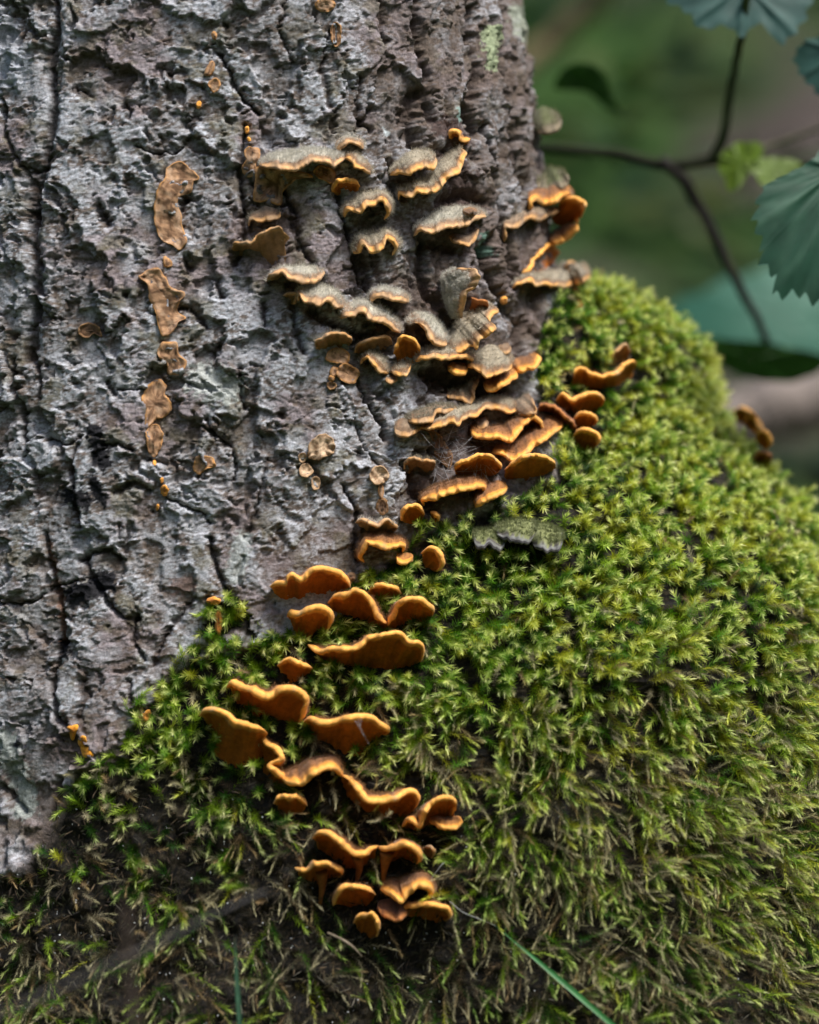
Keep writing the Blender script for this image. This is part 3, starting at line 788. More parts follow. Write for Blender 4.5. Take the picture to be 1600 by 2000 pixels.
BR = [
 # --- upper trunk
 ('p', 20, 2.6, 1.6, 'broad shelf with a snowy white furry top, topmost large one on the trunk', [(506,322),(530,328),(560,331),(582,332),(607,316),(637,317),(650,325),(664,318),(675,309)], [(512,317),(540,303),(565,297),(600,294),(637,300),(655,300),(672,300)]),
 ('p', 10, 2.2, 1.2, 'small hooded bracket perched just above the white furry shelf', [(660,296),(670,288),(683,277),(697,284),(710,291)], [(655,280),(668,270),(685,270),(700,273),(709,280)]),
 ('h', 15, 2.4, .8, 'arched lobe with a furry edge at the right end of the white shelf', [(672,309),(684,314),(694,324),(708,332),(724,341)], [(674,298),(688,300),(700,306),(712,318),(723,330)]),
 ('o', 12, 2.6, .4, 'small arched orange bracket tucked under the right end of the white shelf', [(648,376),(650,362),(662,352),(680,350),(697,353),(704,364)], [(654,378),(665,371),(680,369),(693,372),(701,373)]),
 ('h', 16, 3.0, .8, 'ruffled three-lobed bracket with bright margin below the white furry shelf', [(673,425),(678,412),(693,411),(706,416),(717,401),(733,400),(746,391),(755,403),(758,416),(750,430)], [(672,415),(686,396),(700,387),(715,382),(728,379),(737,377),(747,378),(754,385),(755,394),(752,402)]),
 ('h', 15, 3.0, 1.0, 'folded bracket with grey bristles on its left and a rolled orange lip, mid furrow', [(691,496),(702,494),(709,479),(717,485),(726,493),(742,491),(750,480),(757,466),(768,471),(773,484),(766,500)], [(690,480),(694,466),(703,458),(714,455),(726,455),(738,453),(747,454),(755,456),(763,460),(770,466),(771,478)]),
 ('b', 9, 2.0, .4, 'little tan bracket with two orange tips above the bow-tie shaped one', [(485,443),(490,430),(507,433),(522,431),(535,429),(548,423),(548,414)], [(492,428),(500,414),(513,404),(522,401),(532,406),(540,410),(546,411)]),
 ('b', 13, 2.6, .3, 'bow-tie shaped tan bracket with a bright orange knob at its left end', [(452,486),(459,474),(474,474),(490,472),(505,458),(527,446),(545,442),(556,452),(563,462),(557,473)], [(455,494),(470,493),(487,488),(505,498),(518,510),(535,517),(550,520),(560,512),(554,495),(553,480)]),
 ('p', 17, 2.8, .8, 'pale wavy bracket with an upturned left lobe, top of the diagonal row', [(521,550),(524,540),(537,534),(550,531),(562,543),(585,550),(600,553),(616,552),(627,543),(635,534)], [(530,548),(540,545),(552,538),(565,530),(582,525),(600,523),(615,525),(626,528),(634,531)]),
 ('b', 9, 2.0, .2, 'tiny brown lobe hidden under the top of the diagonal row', [(552,577),(565,572),(580,575),(574,595)], [(558,582),(566,588),(570,590),(572,594)]),
 ('p', 18, 2.8, 1.2, 'pale ruffled bracket with white bristles, second in the diagonal row', [(582,590),(582,574),(588,580),(595,590),(612,592),(623,598),(640,588),(655,600),(671,602)], [(592,586),(596,574),(606,567),(620,561),(632,562),(644,567),(655,574),(664,582),(672,592)]),
 ('p', 18, 2.8, 1.4, 'long drooping bracket with white fuzz, lowest and largest in the diagonal row', [(665,623),(680,618),(693,615),(707,610),(722,622),(735,628),(748,630),(765,642),(782,651)], [(670,604),(684,594),(698,590),(713,594),(728,600),(742,606),(756,615),(768,626),(781,640)]),
 ('p', 14, 2.8, 1.2, 'arched fuzzy bracket standing alone above the long drooping one', [(724,593),(730,584),(738,580),(755,582),(775,587),(786,591),(799,590)], [(727,583),(735,571),(748,566),(762,567),(775,571),(787,576),(797,583)]),
 ('b', 14, 2.6, .6, 'hood-like bracket with an olive brown underside above the stacked discs', [(617,682),(617,667),(632,657),(651,650),(675,652),(688,661),(684,672)], [(624,687),(635,686),(645,679),(658,676),(670,677),(678,679),(682,676)]),
 ('b', 12, 2.6, .2, 'dull tongue-shaped bracket between the hood and the long drooping one', [(692,690),(695,678),(704,668),(725,662),(750,656),(764,661),(767,673)], [(699,690),(706,692),(716,689),(730,684),(745,678),(756,678),(763,678)]),
 ('h', 10, 2.4, .9, 'curled pale bracket with grey fuzz on the right of the stacked discs', [(704,712),(708,702),(721,700),(728,712),(736,724),(747,729),(758,731)], [(709,706),(714,700),(722,692),(732,694),(743,700),(752,710),(759,722)]),
 ('h', 10, 2.2, .8, 'small dark-topped bracket left of the big grey-topped shelf', [(763,727),(774,732),(793,736),(799,727),(803,715)], [(766,719),(776,710),(787,705),(796,706),(803,710)]),
 ('b', 7, 2.0, 0, 'tiny orange lip beneath the small dark-topped bracket', [(751,742),(758,748),(766,749),(777,743)], [(755,739),(762,737),(769,736),(774,737)]),
 ('h', 16, 2.8, .9, 'tilted bracket with a dotted bright orange lip at the head of the right furrow', [(761,343),(771,340),(781,338),(799,342),(806,335),(820,331),(832,327),(840,331),(850,329),(855,314),(845,304)], [(770,334),(777,324),(784,313),(794,302),(804,296),(815,294),(826,295),(836,298),(842,300),(846,302),(846,303)]),
 ('h', 17, 2.8, 1.1, 'large upswept bracket with a long ribbon-like orange margin in the right furrow', [(778,392),(780,380),(793,383),(806,384),(814,377),(829,376),(844,376),(858,370),(866,360),(875,348),(887,341),(899,335),(904,318),(911,298),(902,289)], [(786,378),(800,368),(812,362),(823,356),(835,348),(845,338),(853,326),(861,316),(868,307),(876,300),(884,295),(892,291),(898,289)]),
 ('o', 10, 2.6, 0, 'tiny vivid orange comma-shaped bracket at the top of the right furrow', [(877,270),(879,259),(889,254),(896,260),(899,271),(910,274),(919,270)], [(884,274),(888,266),(893,266),(898,272),(904,276),(911,276),(917,273)]),
 ('p', 17, 2.8, 1.1, 'pale frosted bracket with a white patched margin and a furry brown knob', [(808,462),(822,450),(844,456),(857,452),(869,447),(888,442),(899,445),(916,439),(930,428),(950,424)], [(814,452),(825,438),(838,424),(852,414),(868,407),(884,405),(900,405),(916,407),(932,412),(945,418)]),
 ('b', 9, 2.0, 0, 'frilled brown lobes hanging under the frosted bracket', [(876,462),(890,474),(904,478),(918,480),(929,466),(936,446)], [(884,456),(894,460),(906,460),(917,458),(926,452),(932,445)]),
 # --- right silhouette cluster
 ('o', 22, 3.0, .2, 'highest folded orange bracket at the right edge of the trunk', [(1036,418),(1037,399),(1046,390),(1064,398),(1085,394),(1100,384),(1110,381),(1118,389)], [(1030,398),(1038,384),(1050,377),(1065,373),(1080,369),(1095,367),(1106,370),(1116,378)]),
 ('o', 24, 3.4, 0, 'fleshy orange lobe jutting out past the right edge of the trunk', [(1094,392),(1108,385),(1122,384),(1135,390),(1145,400),(1142,413),(1126,427)], [(1084,408),(1084,420),(1090,431),(1100,436),(1110,436),(1120,433),(1125,429)]),
 ('b', 20, 2.8, .3, 'long wavy brown-topped bracket, second tier at the right edge', [(985,474),(988,447),(1001,445),(1018,439),(1034,426),(1054,431),(1070,421),(1082,417),(1093,412)], [(985,448),(996,434),(1008,424),(1021,416),(1035,412),(1050,411),(1065,410),(1078,409),(1090,409)]),
 ('o', 18, 2.8, .2, 'rust orange bracket rising to the right, third tier at the right edge', [(1080,480),(1094,474),(1106,468),(1118,460),(1128,448),(1130,441)], [(1074,472),(1084,459),(1095,451),(1106,446),(1117,442),(1127,440)]),
 ('o', 18, 3.0, 0, 'curled orange bracket like an ear, lower at the right edge', [(1018,535),(1031,528),(1040,508),(1055,495),(1063,482),(1073,476),(1084,478)], [(1038,537),(1050,534),(1060,522),(1070,510),(1080,500),(1086,490),(1088,483)]),
 ('h', 24, 2.6, .8, 'flat broad bracket with a straight orange margin above the moss at the right edge', [(1000,564),(1015,554),(1037,550),(1048,559),(1062,556),(1080,557),(1100,561),(1122,557),(1137,552),(1153,541),(1148,531)], [(1008,556),(1020,549),(1036,544),(1050,540),(1064,535),(1078,528),(1094,521),(1108,519),(1122,522),(1134,524),(1144,528)]),
 ('b', 12, 2.6, 0, 'small upright brown tip on the back of the flat broad bracket', [(1102,523),(1110,514),(1121,511),(1127,527)], [(1104,528),(1112,529),(1118,529),(1124,530)]),
 # --- grey-topped central cluster
 ('p', 18, 3.0, 2.0, 'bulging bracket with thick cream coloured fur beside the right furrow', [(903,622),(905,606),(909,585),(915,567),(931,556),(937,539),(926,524),(905,525),(893,532)], [(892,614),(884,606),(878,598),(872,590),(866,582),(862,570),(861,558),(866,550),(874,544)]),
 ('d', 14, 2.6, 0, 'reddish brown petal-shaped bracket below the cream furred one', [(920,580),(934,585),(950,588),(955,595),(945,609)], [(911,617),(920,618),(930,617),(938,614),(942,611)]),
 ('h', 19, 2.8, .5, 'upright bracket with a smooth grey ringed disc and a frilled orange edge', [(872,688),(890,691),(908,684),(922,676),(931,681),(936,666),(953,656),(968,641),(958,629),(961,617),(974,607),(962,598)], [(870,664),(874,650),(882,636),(892,626),(902,618),(911,612),(919,608),(927,605),(935,602),(943,600),(950,599),(956,597)]),
 ('p', 16, 2.8, 1.3, 'white-haired hood with a long orange lip falling to the right', [(808,630),(820,634),(831,643),(838,660),(850,672),(864,677),(873,676),(869,663)], [(793,630),(797,619),(808,612),(822,612),(836,617),(848,627),(858,642),(866,654)]),
 ('o', 14, 2.8, 0, 'shell-shaped lobe with an olive underside beneath the white-haired hood', [(768,690),(774,672),(780,659),(790,653),(803,659),(814,668),(821,679),(818,694)], [(777,705),(783,707),(790,709),(798,709),(805,708),(811,706),(815,703),(817,699)]),
 ('h', 19, 2.8, .9, 'wide grey-topped shelf with a scalloped orange margin below the ringed disc', [(812,707),(828,702),(847,698),(862,701),(876,702),(888,699),(899,698),(913,700),(922,703),(925,712)], [(814,700),(824,690),(836,686),(850,683),(864,682),(878,682),(892,683),(905,685),(914,689),(921,697)]),
 ('o', 13, 2.6, 0, 'small orange lobe below the right end of the wide grey-topped shelf', [(874,716),(879,725),(892,730),(909,731),(915,722)], [(879,714),(888,713),(897,713),(905,714),(911,715)]),
 ('h', 20, 2.6, .7, 'grey-green capped bracket with a torn pale edge right of the wide grey-topped shelf', [(911,716),(925,720),(938,727),(951,737),(967,734),(981,728),(992,725),(1001,718),(995,704)], [(925,706),(931,692),(940,680),(952,673),(964,676),(974,686),(982,692),(988,694),(992,698)]),
 ('o', 22, 2.8, .2, 'curved orange bracket underneath the grey-green capped one', [(944,752),(949,761),(962,763),(975,757),(988,750),(1000,742),(1010,735),(1012,726)], [(948,744),(957,742),(968,740),(978,737),(988,733),(996,729),(1003,726),(1010,723)]),
 ('o', 20, 2.8, .2, 'orange bracket pointing up right between the trunk cluster and the moss', [(1004,728),(1013,727),(1026,724),(1045,718),(1054,706),(1056,697),(1052,693)], [(1000,714),(1008,708),(1017,704),(1027,702),(1037,699),(1045,696),(1050,694)]),
 ('b', 8, 2.2, 0, 'tiny cup-shaped brown bracket above the upward pointing orange one', [(970,682),(980,690),(995,690),(998,681),(991,674)], [(974,677),(980,675),(986,673),(990,673),(991,673)]),
 ('b', 12, 2.2, .6, 'small triangular brown-topped bracket in the dark hollow', [(871,771),(876,777),(896,780),(910,785),(921,789),(926,770),(930,756),(936,741)], [(876,768),(886,763),(898,757),(910,750),(919,746),(925,743),(930,741),(935,740)]),
 ('b', 13, 2.4, .3, 'rounded brown bracket at the far left end of the long wavy shelf', [(769,836),(774,848),(786,854),(805,851),(822,839)], [(775,826),(788,818),(800,815),(811,819),(820,828)]),
 ('b', 16, 2.2, 1.5, 'brown bracket with tall straw coloured bristles above the long wavy shelf', [(794,823),(806,825),(819,828),(832,825),(845,822),(850,813),(856,806),(874,804),(894,802)], [(799,813),(810,806),(822,801),(834,797),(846,795),(856,795),(866,796),(877,797),(889,798)]),
 ('h', 22, 2.6, .5, 'longest wavy shelf with a continuous thin orange margin, in the middle of the trunk base', [(820,835),(834,838),(847,838),(858,834),(870,829),(883,825),(899,831),(903,820),(915,815),(928,812),(940,804),(951,798),(963,798),(975,799),(987,804),(998,809),(1008,804),(1017,799)], [(826,826),(838,820),(850,815),(862,811),(874,807),(886,804),(897,801),(908,798),(920,795),(932,791),(944,787),(957,783),(970,781),(984,780),(996,781),(1006,784),(1013,790)]),
 ('b', 12, 2.4, 0, 'small rounded lobe hanging under the longest wavy shelf', [(929,830),(936,838),(947,837),(954,829),(953,818)], [(933,819),(938,817),(944,816),(949,816),(952,816)]),
 ('b', 22, 2.4, .2, 'squarish brown and grey lobe at the right end of the longest wavy shelf', [(1013,813),(1024,813),(1033,812),(1047,806),(1046,790),(1039,776)], [(1010,803),(1010,793),(1012,784),(1018,777),(1026,774),(1034,774)]),
 ('o', 24, 2.8, .4, 'double folded bracket with a bold orange arch near the moss', [(918,838),(925,851),(940,855),(955,856),(975,854),(994,863),(1005,856),(1012,846),(1026,826),(1041,815),(1054,822),(1061,832),(1062,846)], [(922,836),(934,838),(946,841),(958,842),(970,842),(980,841),(989,837),(999,831),(1010,825),(1020,822),(1034,832),(1044,842),(1052,848)]),
 ('o', 26, 2.6, .5, 'broad pointed bracket below the bold orange arch, reaching right over the moss', [(960,884),(980,887),(1000,900),(1020,893),(1032,882),(1043,871),(1065,858),(1084,846),(1101,832)], [(972,876),(986,872),(1000,867),(1014,862),(1028,852),(1043,843),(1058,832),(1074,822),(1094,824)]),
 ('o', 20, 2.6, 0, 'arched orange bracket with a black hollow beneath, under the broad pointed one', [(890,926),(888,909),(909,898),(925,891),(942,887),(958,888),(968,896),(980,910),(972,923)], [(897,936),(908,937),(920,936),(932,934),(944,932),(954,930),(962,928),(968,926),(971,925)]),
 ('o', 22, 3.0, 0, 'dark orange fan showing its underside, beneath the broad pointed bracket', [(985,917),(1000,904),(1016,894),(1042,887),(1070,893),(1085,904),(1085,916)], [(984,931),(996,935),(1012,937),(1034,935),(1054,930),(1070,925),(1081,920)]),
 ('b', 15, 2.4, 1.6, 'brown cup with a comb of pale bristles, alone left of the cobweb', [(788,918),(792,901),(802,894),(815,896),(828,899),(842,900),(851,902),(848,917)], [(794,923),(802,920),(812,918),(822,918),(831,922),(838,924),(843,923),(846,920)]),
 ('o', 21, 3.0, .8, 'slanting orange bracket with a furry brown ridge where bark meets moss', [(828,990),(823,978),(833,976),(847,976),(858,970),(870,965),(886,961),(902,957),(922,954),(938,951),(946,956),(941,973)], [(829,972),(836,967),(846,962),(856,957),(867,953),(879,949),(892,944),(906,940),(918,938),(930,937),(938,941),(943,950)]),
 ('o', 20, 2.8, .2, 'smooth orange tongue pointing right beside the furry-ridged slanting bracket', [(928,992),(940,984),(952,978),(971,969),(985,961),(993,953)], [(932,978),(940,966),(950,957),(962,949),(975,947),(988,949)]),
 ('o', 14, 3.0, 0, 'small orange cup with a black hole in its back, beside green moss tip', [(782,1017),(784,999),(795,989),(811,985),(825,991),(830,1006)], [(792,1023),(800,1020),(808,1018),(815,1017),(821,1015),(827,1012)]),
 ('o', 10, 2.4, 0, 'tiny orange lobe hanging right of the small orange cup', [(841,998),(849,1001),(857,1010),(858,1018)], [(842,1006),(846,1011),(850,1015),(854,1019)]),
 ('o', 16, 3.0, .4, 'orange bracket rising from the moss with a brown leaf-like lobe behind it', [(1121,738),(1126,719),(1139,718),(1159,730),(1182,734),(1208,724),(1221,709),(1240,704),(1238,722)], [(1112,752),(1126,755),(1142,754),(1160,756),(1180,756),(1200,752),(1215,746),(1228,738),(1236,728)]),
 ('b', 12, 2.6, .4, 'upright tan lobe with an orange edge behind the bracket rising from the moss', [(1184,711),(1190,699),(1205,684),(1221,671),(1231,682),(1228,701)], [(1190,716),(1200,713),(1208,711),(1214,709),(1220,707),(1225,705)]),
 ('o', 17, 3.2, .2, 'two-lobed rusty orange bracket in the moss, third from its upper edge', [(1084,783),(1096,768),(1108,774),(1118,781),(1130,774),(1150,767),(1169,768),(1181,780),(1172,794)], [(1092,796),(1102,801),(1113,805),(1124,805),(1136,803),(1148,802),(1158,801),(1165,799),(1169,797)]),
 ('d', 15, 2.6, .2, 'dark brown withered bracket curving down beside the double folded one', [(1049,800),(1062,790),(1084,796),(1104,812),(1122,828),(1128,840)], [(1052,808),(1064,803),(1080,808),(1096,820),(1110,832),(1120,842)]),
 ('o', 14, 2.8, .2, 'small crescent orange bracket in the moss, upper of a close pair', [(1118,822),(1127,810),(1144,806),(1162,810),(1167,822),(1157,831)], [(1124,830),(1132,833),(1141,834),(1148,834),(1153,833),(1155,832)]),
 ('o', 15, 3.2, 0, 'round drooping orange bracket in the moss, lower of a close pair', [(1118,856),(1126,841),(1149,837),(1168,847),(1173,861),(1160,876)], [(1120,868),(1128,874),(1138,878),(1147,879),(1153,879),(1157,878)]),
 ('k', 22, 2.8, 2.0, 'left lobe of the old grey-green banded bracket sunk in moss', [(921,1052),(931,1070),(948,1066),(967,1072),(984,1068),(990,1058)], [(925,1045),(936,1040),(948,1040),(962,1043),(974,1044),(984,1046)]),
 ('k', 25, 2.8, 2.0, 'central lobe of the old grey-green banded bracket sunk in moss', [(966,1042),(978,1048),(988,1054),(1013,1059),(1028,1062),(1040,1056),(1044,1044)], [(968,1028),(978,1020),(992,1017),(1008,1020),(1024,1015),(1036,1014),(1046,1020)]),
 ('k', 24, 2.8, 2.0, 'right lobe of the old grey-green banded bracket sunk in moss', [(1040,1058),(1052,1072),(1064,1076),(1076,1079),(1092,1075),(1099,1055)], [(1044,1034),(1052,1026),(1063,1025),(1075,1030),(1087,1038),(1096,1046)]),
 # --- foot of the bark
 ('p', 15, 2.8, .4, 'upper of two stacked brackets with knobbly pale lips below the drip-shaped crust', [(693,1022),(698,1015),(706,1013),(716,1019),(724,1022),(742,1025),(752,1017),(760,1014),(770,1023),(777,1030),(771,1039)], [(702,1030),(707,1033),(713,1037),(720,1040),(728,1042),(737,1042),(745,1041),(753,1039),(760,1038),(765,1038),(769,1039)]),
 ('o', 17, 2.8, .9, 'lower of two stacked brackets, hunched with a dark cavity under it', [(712,1099),(703,1087),(709,1078),(714,1070),(717,1059),(728,1063),(740,1068),(764,1071),(782,1066),(790,1070),(786,1080)], [(710,1092),(710,1080),(714,1068),(718,1058),(724,1052),(736,1049),(748,1048),(760,1049),(772,1053),(781,1059),(787,1068)]),
 ('o', 12, 2.4, 0, 'thin orange flap at the right end of the lower stacked bracket', [(772,1088),(778,1097),(787,1102),(797,1100),(807,1096)], [(777,1083),(783,1083),(789,1084),(796,1085),(803,1087)]),
 ('o', 15, 3.2, .2, 'rounded orange ear-shaped bracket behind an upright moss tip', [(822,1080),(834,1069),(850,1069),(862,1083),(866,1104),(853,1117)], [(826,1092),(829,1100),(834,1107),(840,1112),(846,1115),(850,1117)]),
 # --- fresh orange ones in the moss
 ('o', 20, 3.6, .3, 'long orange bracket with three humps at the top of the mossy foot', [(526,1146),(539,1137),(558,1137),(562,1127),(572,1120),(588,1131),(601,1120),(616,1109),(640,1109),(667,1119),(680,1134),(685,1148)], [(534,1158),(548,1164),(562,1167),(576,1164),(590,1159),(604,1156),(618,1153),(632,1152),(646,1151),(660,1151),(672,1151),(681,1151)]),
 ('o', 21, 3.6, .5, 'left wing of the V-shaped orange pair', [(639,1178),(654,1162),(680,1158),(691,1151),(711,1157),(724,1173),(735,1198),(748,1212),(759,1216)], [(646,1191),(662,1196),(680,1200),(696,1206),(710,1212),(724,1218),(738,1223),(750,1228),(758,1229)]),
 ('o', 20, 3.6, .5, 'right wing of the V-shaped orange pair', [(756,1222),(764,1208),(772,1194),(778,1178),(798,1168),(820,1168),(838,1180),(849,1190),(843,1206)], [(758,1229),(767,1226),(776,1220),(786,1216),(797,1213),(809,1212),(820,1212),(830,1211),(837,1209)]),
 ('o', 14, 2.8, .7, 'small brown-backed bracket in the notch of the V-shaped pair', [(718,1156),(728,1145),(748,1141),(772,1147),(786,1159)], [(724,1166),(736,1167),(749,1166),(763,1166),(778,1165)]),
 ('o', 19, 4.4, 0, 'plump hook-shaped orange bracket left of the V-shaped pair', [(561,1204),(565,1193),(583,1197),(603,1187),(627,1183),(643,1190),(651,1208),(641,1232)], [(570,1215),(579,1226),(588,1236),(598,1242),(607,1240),(614,1233),(621,1228),(632,1230)]),
 ('o', 24, 3.2, .5, 'widest orange bracket with a frilly pale margin, below the V-shaped pair', [(600,1258),(612,1268),(624,1272),(647,1266),(674,1267),(700,1264),(710,1254),(720,1245),(741,1240),(765,1235),(785,1235),(800,1251),(822,1255),(830,1270),(822,1294)], [(618,1272),(632,1283),(645,1292),(658,1296),(674,1298),(690,1299),(706,1300),(722,1302),(738,1305),(752,1307),(766,1306),(780,1304),(794,1302),(806,1300),(816,1297)]),
 ('o', 14, 3.0, .3, 'little boat-shaped orange bracket left of the widest one', [(541,1300),(552,1289),(569,1287),(589,1295),(612,1304)], [(548,1312),(560,1322),(576,1328),(593,1322),(608,1313)]),
 ('o', 24, 4.6, .5, 'thick glowing orange bracket with a deep rounded right lobe', [(442,1342),(451,1331),(470,1339),(495,1347),(521,1361),(543,1348),(562,1342),(584,1346),(601,1365),(595,1390),(586,1412)], [(455,1355),(470,1363),(486,1374),(502,1385),(518,1392),(534,1397),(548,1400),(560,1404),(568,1409),(576,1414),(582,1417)]),
 ('o', 24, 4.2, .7, 'flat-topped orange bracket with a tuft of straw on its back', [(592,1409),(603,1401),(617,1406),(632,1411),(664,1404),(697,1397),(728,1399),(745,1413),(763,1424),(751,1435)], [(602,1424),(614,1434),(628,1442),(644,1450),(660,1458),(677,1464),(695,1466),(711,1455),(727,1442),(743,1437)]),
 ('o', 24, 4.2, .4, 'leftmost broad orange bracket with a fan-like folded underside', [(389,1398),(400,1384),(421,1384),(441,1391),(461,1406),(488,1414),(512,1421),(523,1432)], [(402,1412),(420,1422),(432,1440),(424,1462),(430,1480),(458,1487),(492,1490),(517,1468)]),
 ('o', 17, 3.8, .4, 'narrow orange ribbon dropping in steps from the leftmost broad bracket', [(514,1434),(522,1451),(542,1461),(550,1481),(530,1491),(528,1498),(540,1506),(552,1516),(566,1526)], [(508,1446),(512,1464),(522,1476),(524,1488),(520,1498),(522,1508),(532,1516),(545,1526),(562,1534)]),
 ('o', 19, 3.2, .6, 'orange ribbon-edged bracket dipping in the middle of the lower chain', [(548,1520),(564,1531),(578,1532),(592,1531),(612,1513),(636,1501),(657,1504),(669,1519)], [(560,1512),(572,1508),(586,1500),(602,1491),(620,1488),(637,1487),(652,1489),(664,1497)]),
 ('o', 14, 3.0, 0, 'small orange cap under the left end of the lower chain', [(533,1569),(543,1556),(558,1554),(572,1555),(591,1558),(601,1574)], [(542,1578),(554,1586),(566,1589),(578,1587),(588,1582),(597,1577)]),
 ('o', 20, 3.6, .5, 'orange bracket running down to a thick curled lobe, centre right of the lower chain', [(668,1512),(684,1522),(696,1535),(708,1550),(720,1564),(744,1565),(774,1558),(798,1544),(813,1546),(820,1564),(806,1586)], [(664,1524),(676,1540),(688,1556),(702,1568),(718,1578),(736,1584),(754,1588),(770,1590),(784,1592),(794,1592),(802,1590)]),
 ('o', 18, 3.2, .2, 'orange bracket with a translucent fan at the right end of the lower chain', [(784,1616),(794,1601),(806,1603),(820,1612),(831,1583),(849,1562),(876,1555),(892,1565),(886,1589)], [(792,1622),(802,1618),(812,1617),(824,1614),(838,1608),(854,1610),(870,1611),(882,1606),(887,1596)]),
 ('o', 12, 2.4, 0, 'thin frayed orange flap below the translucent fan', [(838,1606),(856,1614),(876,1618),(892,1618),(905,1606)], [(842,1598),(858,1600),(874,1602),(888,1602),(900,1601)]),
 ('o', 21, 3.4, .7, 'drooping orange bracket with a bristly brown back, left half of the lowest wide pair', [(608,1638),(621,1624),(642,1627),(666,1645),(690,1665),(708,1667),(722,1658),(740,1650)], [(620,1652),(634,1664),(650,1674),(668,1682),(686,1688),(702,1688),(718,1682),(734,1676)]),
 ('o', 20, 3.4, .2, 'smooth curved orange bracket, right half of the lowest wide pair', [(738,1652),(754,1656),(768,1654),(792,1648),(812,1659),(823,1678),(813,1688)], [(744,1678),(756,1680),(768,1678),(781,1672),(793,1672),(803,1680),(810,1687)]),
 ('b', 12, 2.4, 0, 'small dull orange tab at the right end of the lowest wide pair', [(826,1656),(837,1651),(848,1661),(843,1677)], [(828,1668),(833,1674),(838,1677),(841,1678)]),
 ('o', 17, 3.0, 0, 'small orange bracket like an umbrella on a stalk, lower left', [(575,1694),(588,1699),(600,1697),(614,1688),(636,1685),(655,1692),(670,1703),(661,1715)], [(582,1708),(594,1717),(606,1722),(618,1723),(630,1720),(641,1713),(650,1712),(657,1715)]),
 ('o', 18, 3.2, .2, 'hollow orange bracket below the umbrella-like one, half hidden by grey moss', [(650,1770),(656,1752),(661,1738),(676,1729),(700,1731),(722,1736),(735,1748)], [(657,1768),(666,1765),(678,1766),(692,1767),(706,1766),(720,1762),(731,1756)]),
 ('o', 19, 3.4, .5, 'ribbed brown-orange bracket in the lowest clump, beside the grey moss sprig', [(742,1737),(753,1743),(766,1750),(784,1762),(792,1752),(799,1744),(816,1730),(836,1734),(842,1748),(830,1763)], [(750,1731),(760,1727),(772,1726),(784,1726),(794,1723),(805,1720),(817,1719),(829,1722),(836,1728),(838,1740)]),
 ('o', 17, 3.2, .1, 'rightmost curled orange bracket of the lowest clump', [(778,1779),(798,1769),(816,1768),(834,1765),(856,1768),(876,1774),(882,1789),(870,1800)], [(784,1786),(798,1788),(812,1787),(826,1790),(840,1795),(852,1798),(860,1800),(866,1801)]),
 ('o', 13, 3.0, 0, 'lowest orange petal pointing straight down at the foot of the clump', [(689,1803),(698,1788),(714,1785),(730,1786),(741,1806),(737,1830)], [(698,1812),(705,1820),(712,1826),(720,1832),(727,1834),(733,1833)]),
 ('d', 15, 3.0, 0, 'dark rusty lobe at the heart of the lowest clump', [(736,1776),(750,1790),(772,1798),(792,1792),(804,1778)], [(744,1764),(758,1760),(774,1760),(788,1762),(798,1768)]),
 # --- far side of the mossy root
 ('o', 14, 3.2, 0, 'blurred orange bracket high on the far right edge of the moss', [(1430,806),(1448,794),(1468,806),(1484,828),(1488,844)], [(1438,814),(1450,818),(1464,826),(1476,836),(1486,846)]),
 ('o', 12, 3.2, 0, 'blurred orange bracket just below the other on the far right edge of the moss', [(1476,846),(1490,840),(1503,850),(1510,868)], [(1478,856),(1488,860),(1497,866),(1505,872)]),
 ('d', 12, 3.0, 0, 'blurred dark red bracket on the far right edge of the moss', [(1470,896),(1480,884),(1496,882),(1508,892),(1506,904)], [(1476,902),(1484,906),(1492,908),(1499,908),(1504,906)]),
 # --- old brackets on the right silhouette
 ('g', 20, 3.6, .8, 'out of focus mossy bracket, topmost on the right silhouette of the trunk', [(1046,256),(1060,262),(1078,260),(1094,250),(1098,238)], [(1040,238),(1048,222),(1060,212),(1074,218),(1086,228)]),
 ('g', 22, 3.4, .6, 'out of focus grey bracket with a thin rim right above the orange tiers', [(1048,366),(1066,372),(1088,370),(1106,362),(1112,346)], [(1044,350),(1056,340),(1072,335),(1088,336),(1102,340)]),
]
ROOT = {}
for row in BR:
    ROOT[row[4]] = bracket(*row)


def stalk(of, pts, rad, color):
    """the tapering foot that joins a bracket to the wood below it"""
    root = ROOT[of]
    P = np.array([at(x, y, hit(x, y)[0][1] - d) for x, y, d in pts])
    V, F = tube(spline(P, 12), rad, 8)
    c = C(*color) * (1 + .2 * noise2(V[:, 0] * 900, V[:, 2] * 700))[:, None]
    mesh_obj('stalk', V, F, M_UNDER, root, col=np.clip(c, .01, .9))


stalk('drooping orange bracket with a bristly brown back, left half of the lowest wide pair', [(698, 1672, .011), (702, 1692, .007), (697, 1722, .001)], [.0030, .0018, .0009], (.20, .075, .02))
stalk('smooth curved orange bracket, right half of the lowest wide pair', [(756, 1664, .011), (752, 1690, .007), (748, 1726, .001)], [.0038, .0018, .0008], (.26, .10, .02))
stalk('small orange bracket like an umbrella on a stalk, lower left', [(628, 1702, .010), (630, 1726, .007), (625, 1766, .001)], [.0030, .0016, .0008], (.26, .10, .025))
stalk('flat broad bracket with a straight orange margin above the moss at the right edge', [(1122, 562, .012), (1129, 584, .010), (1132, 598, .009), (1122, 608, .009), (1115, 624, .008)], [.0016, .0018, .0016, .0006], (.30, .10, .03))


def zz(ox, oy, s, pts):
    return [(ox + a / s, oy + b / s) for a, b in pts]


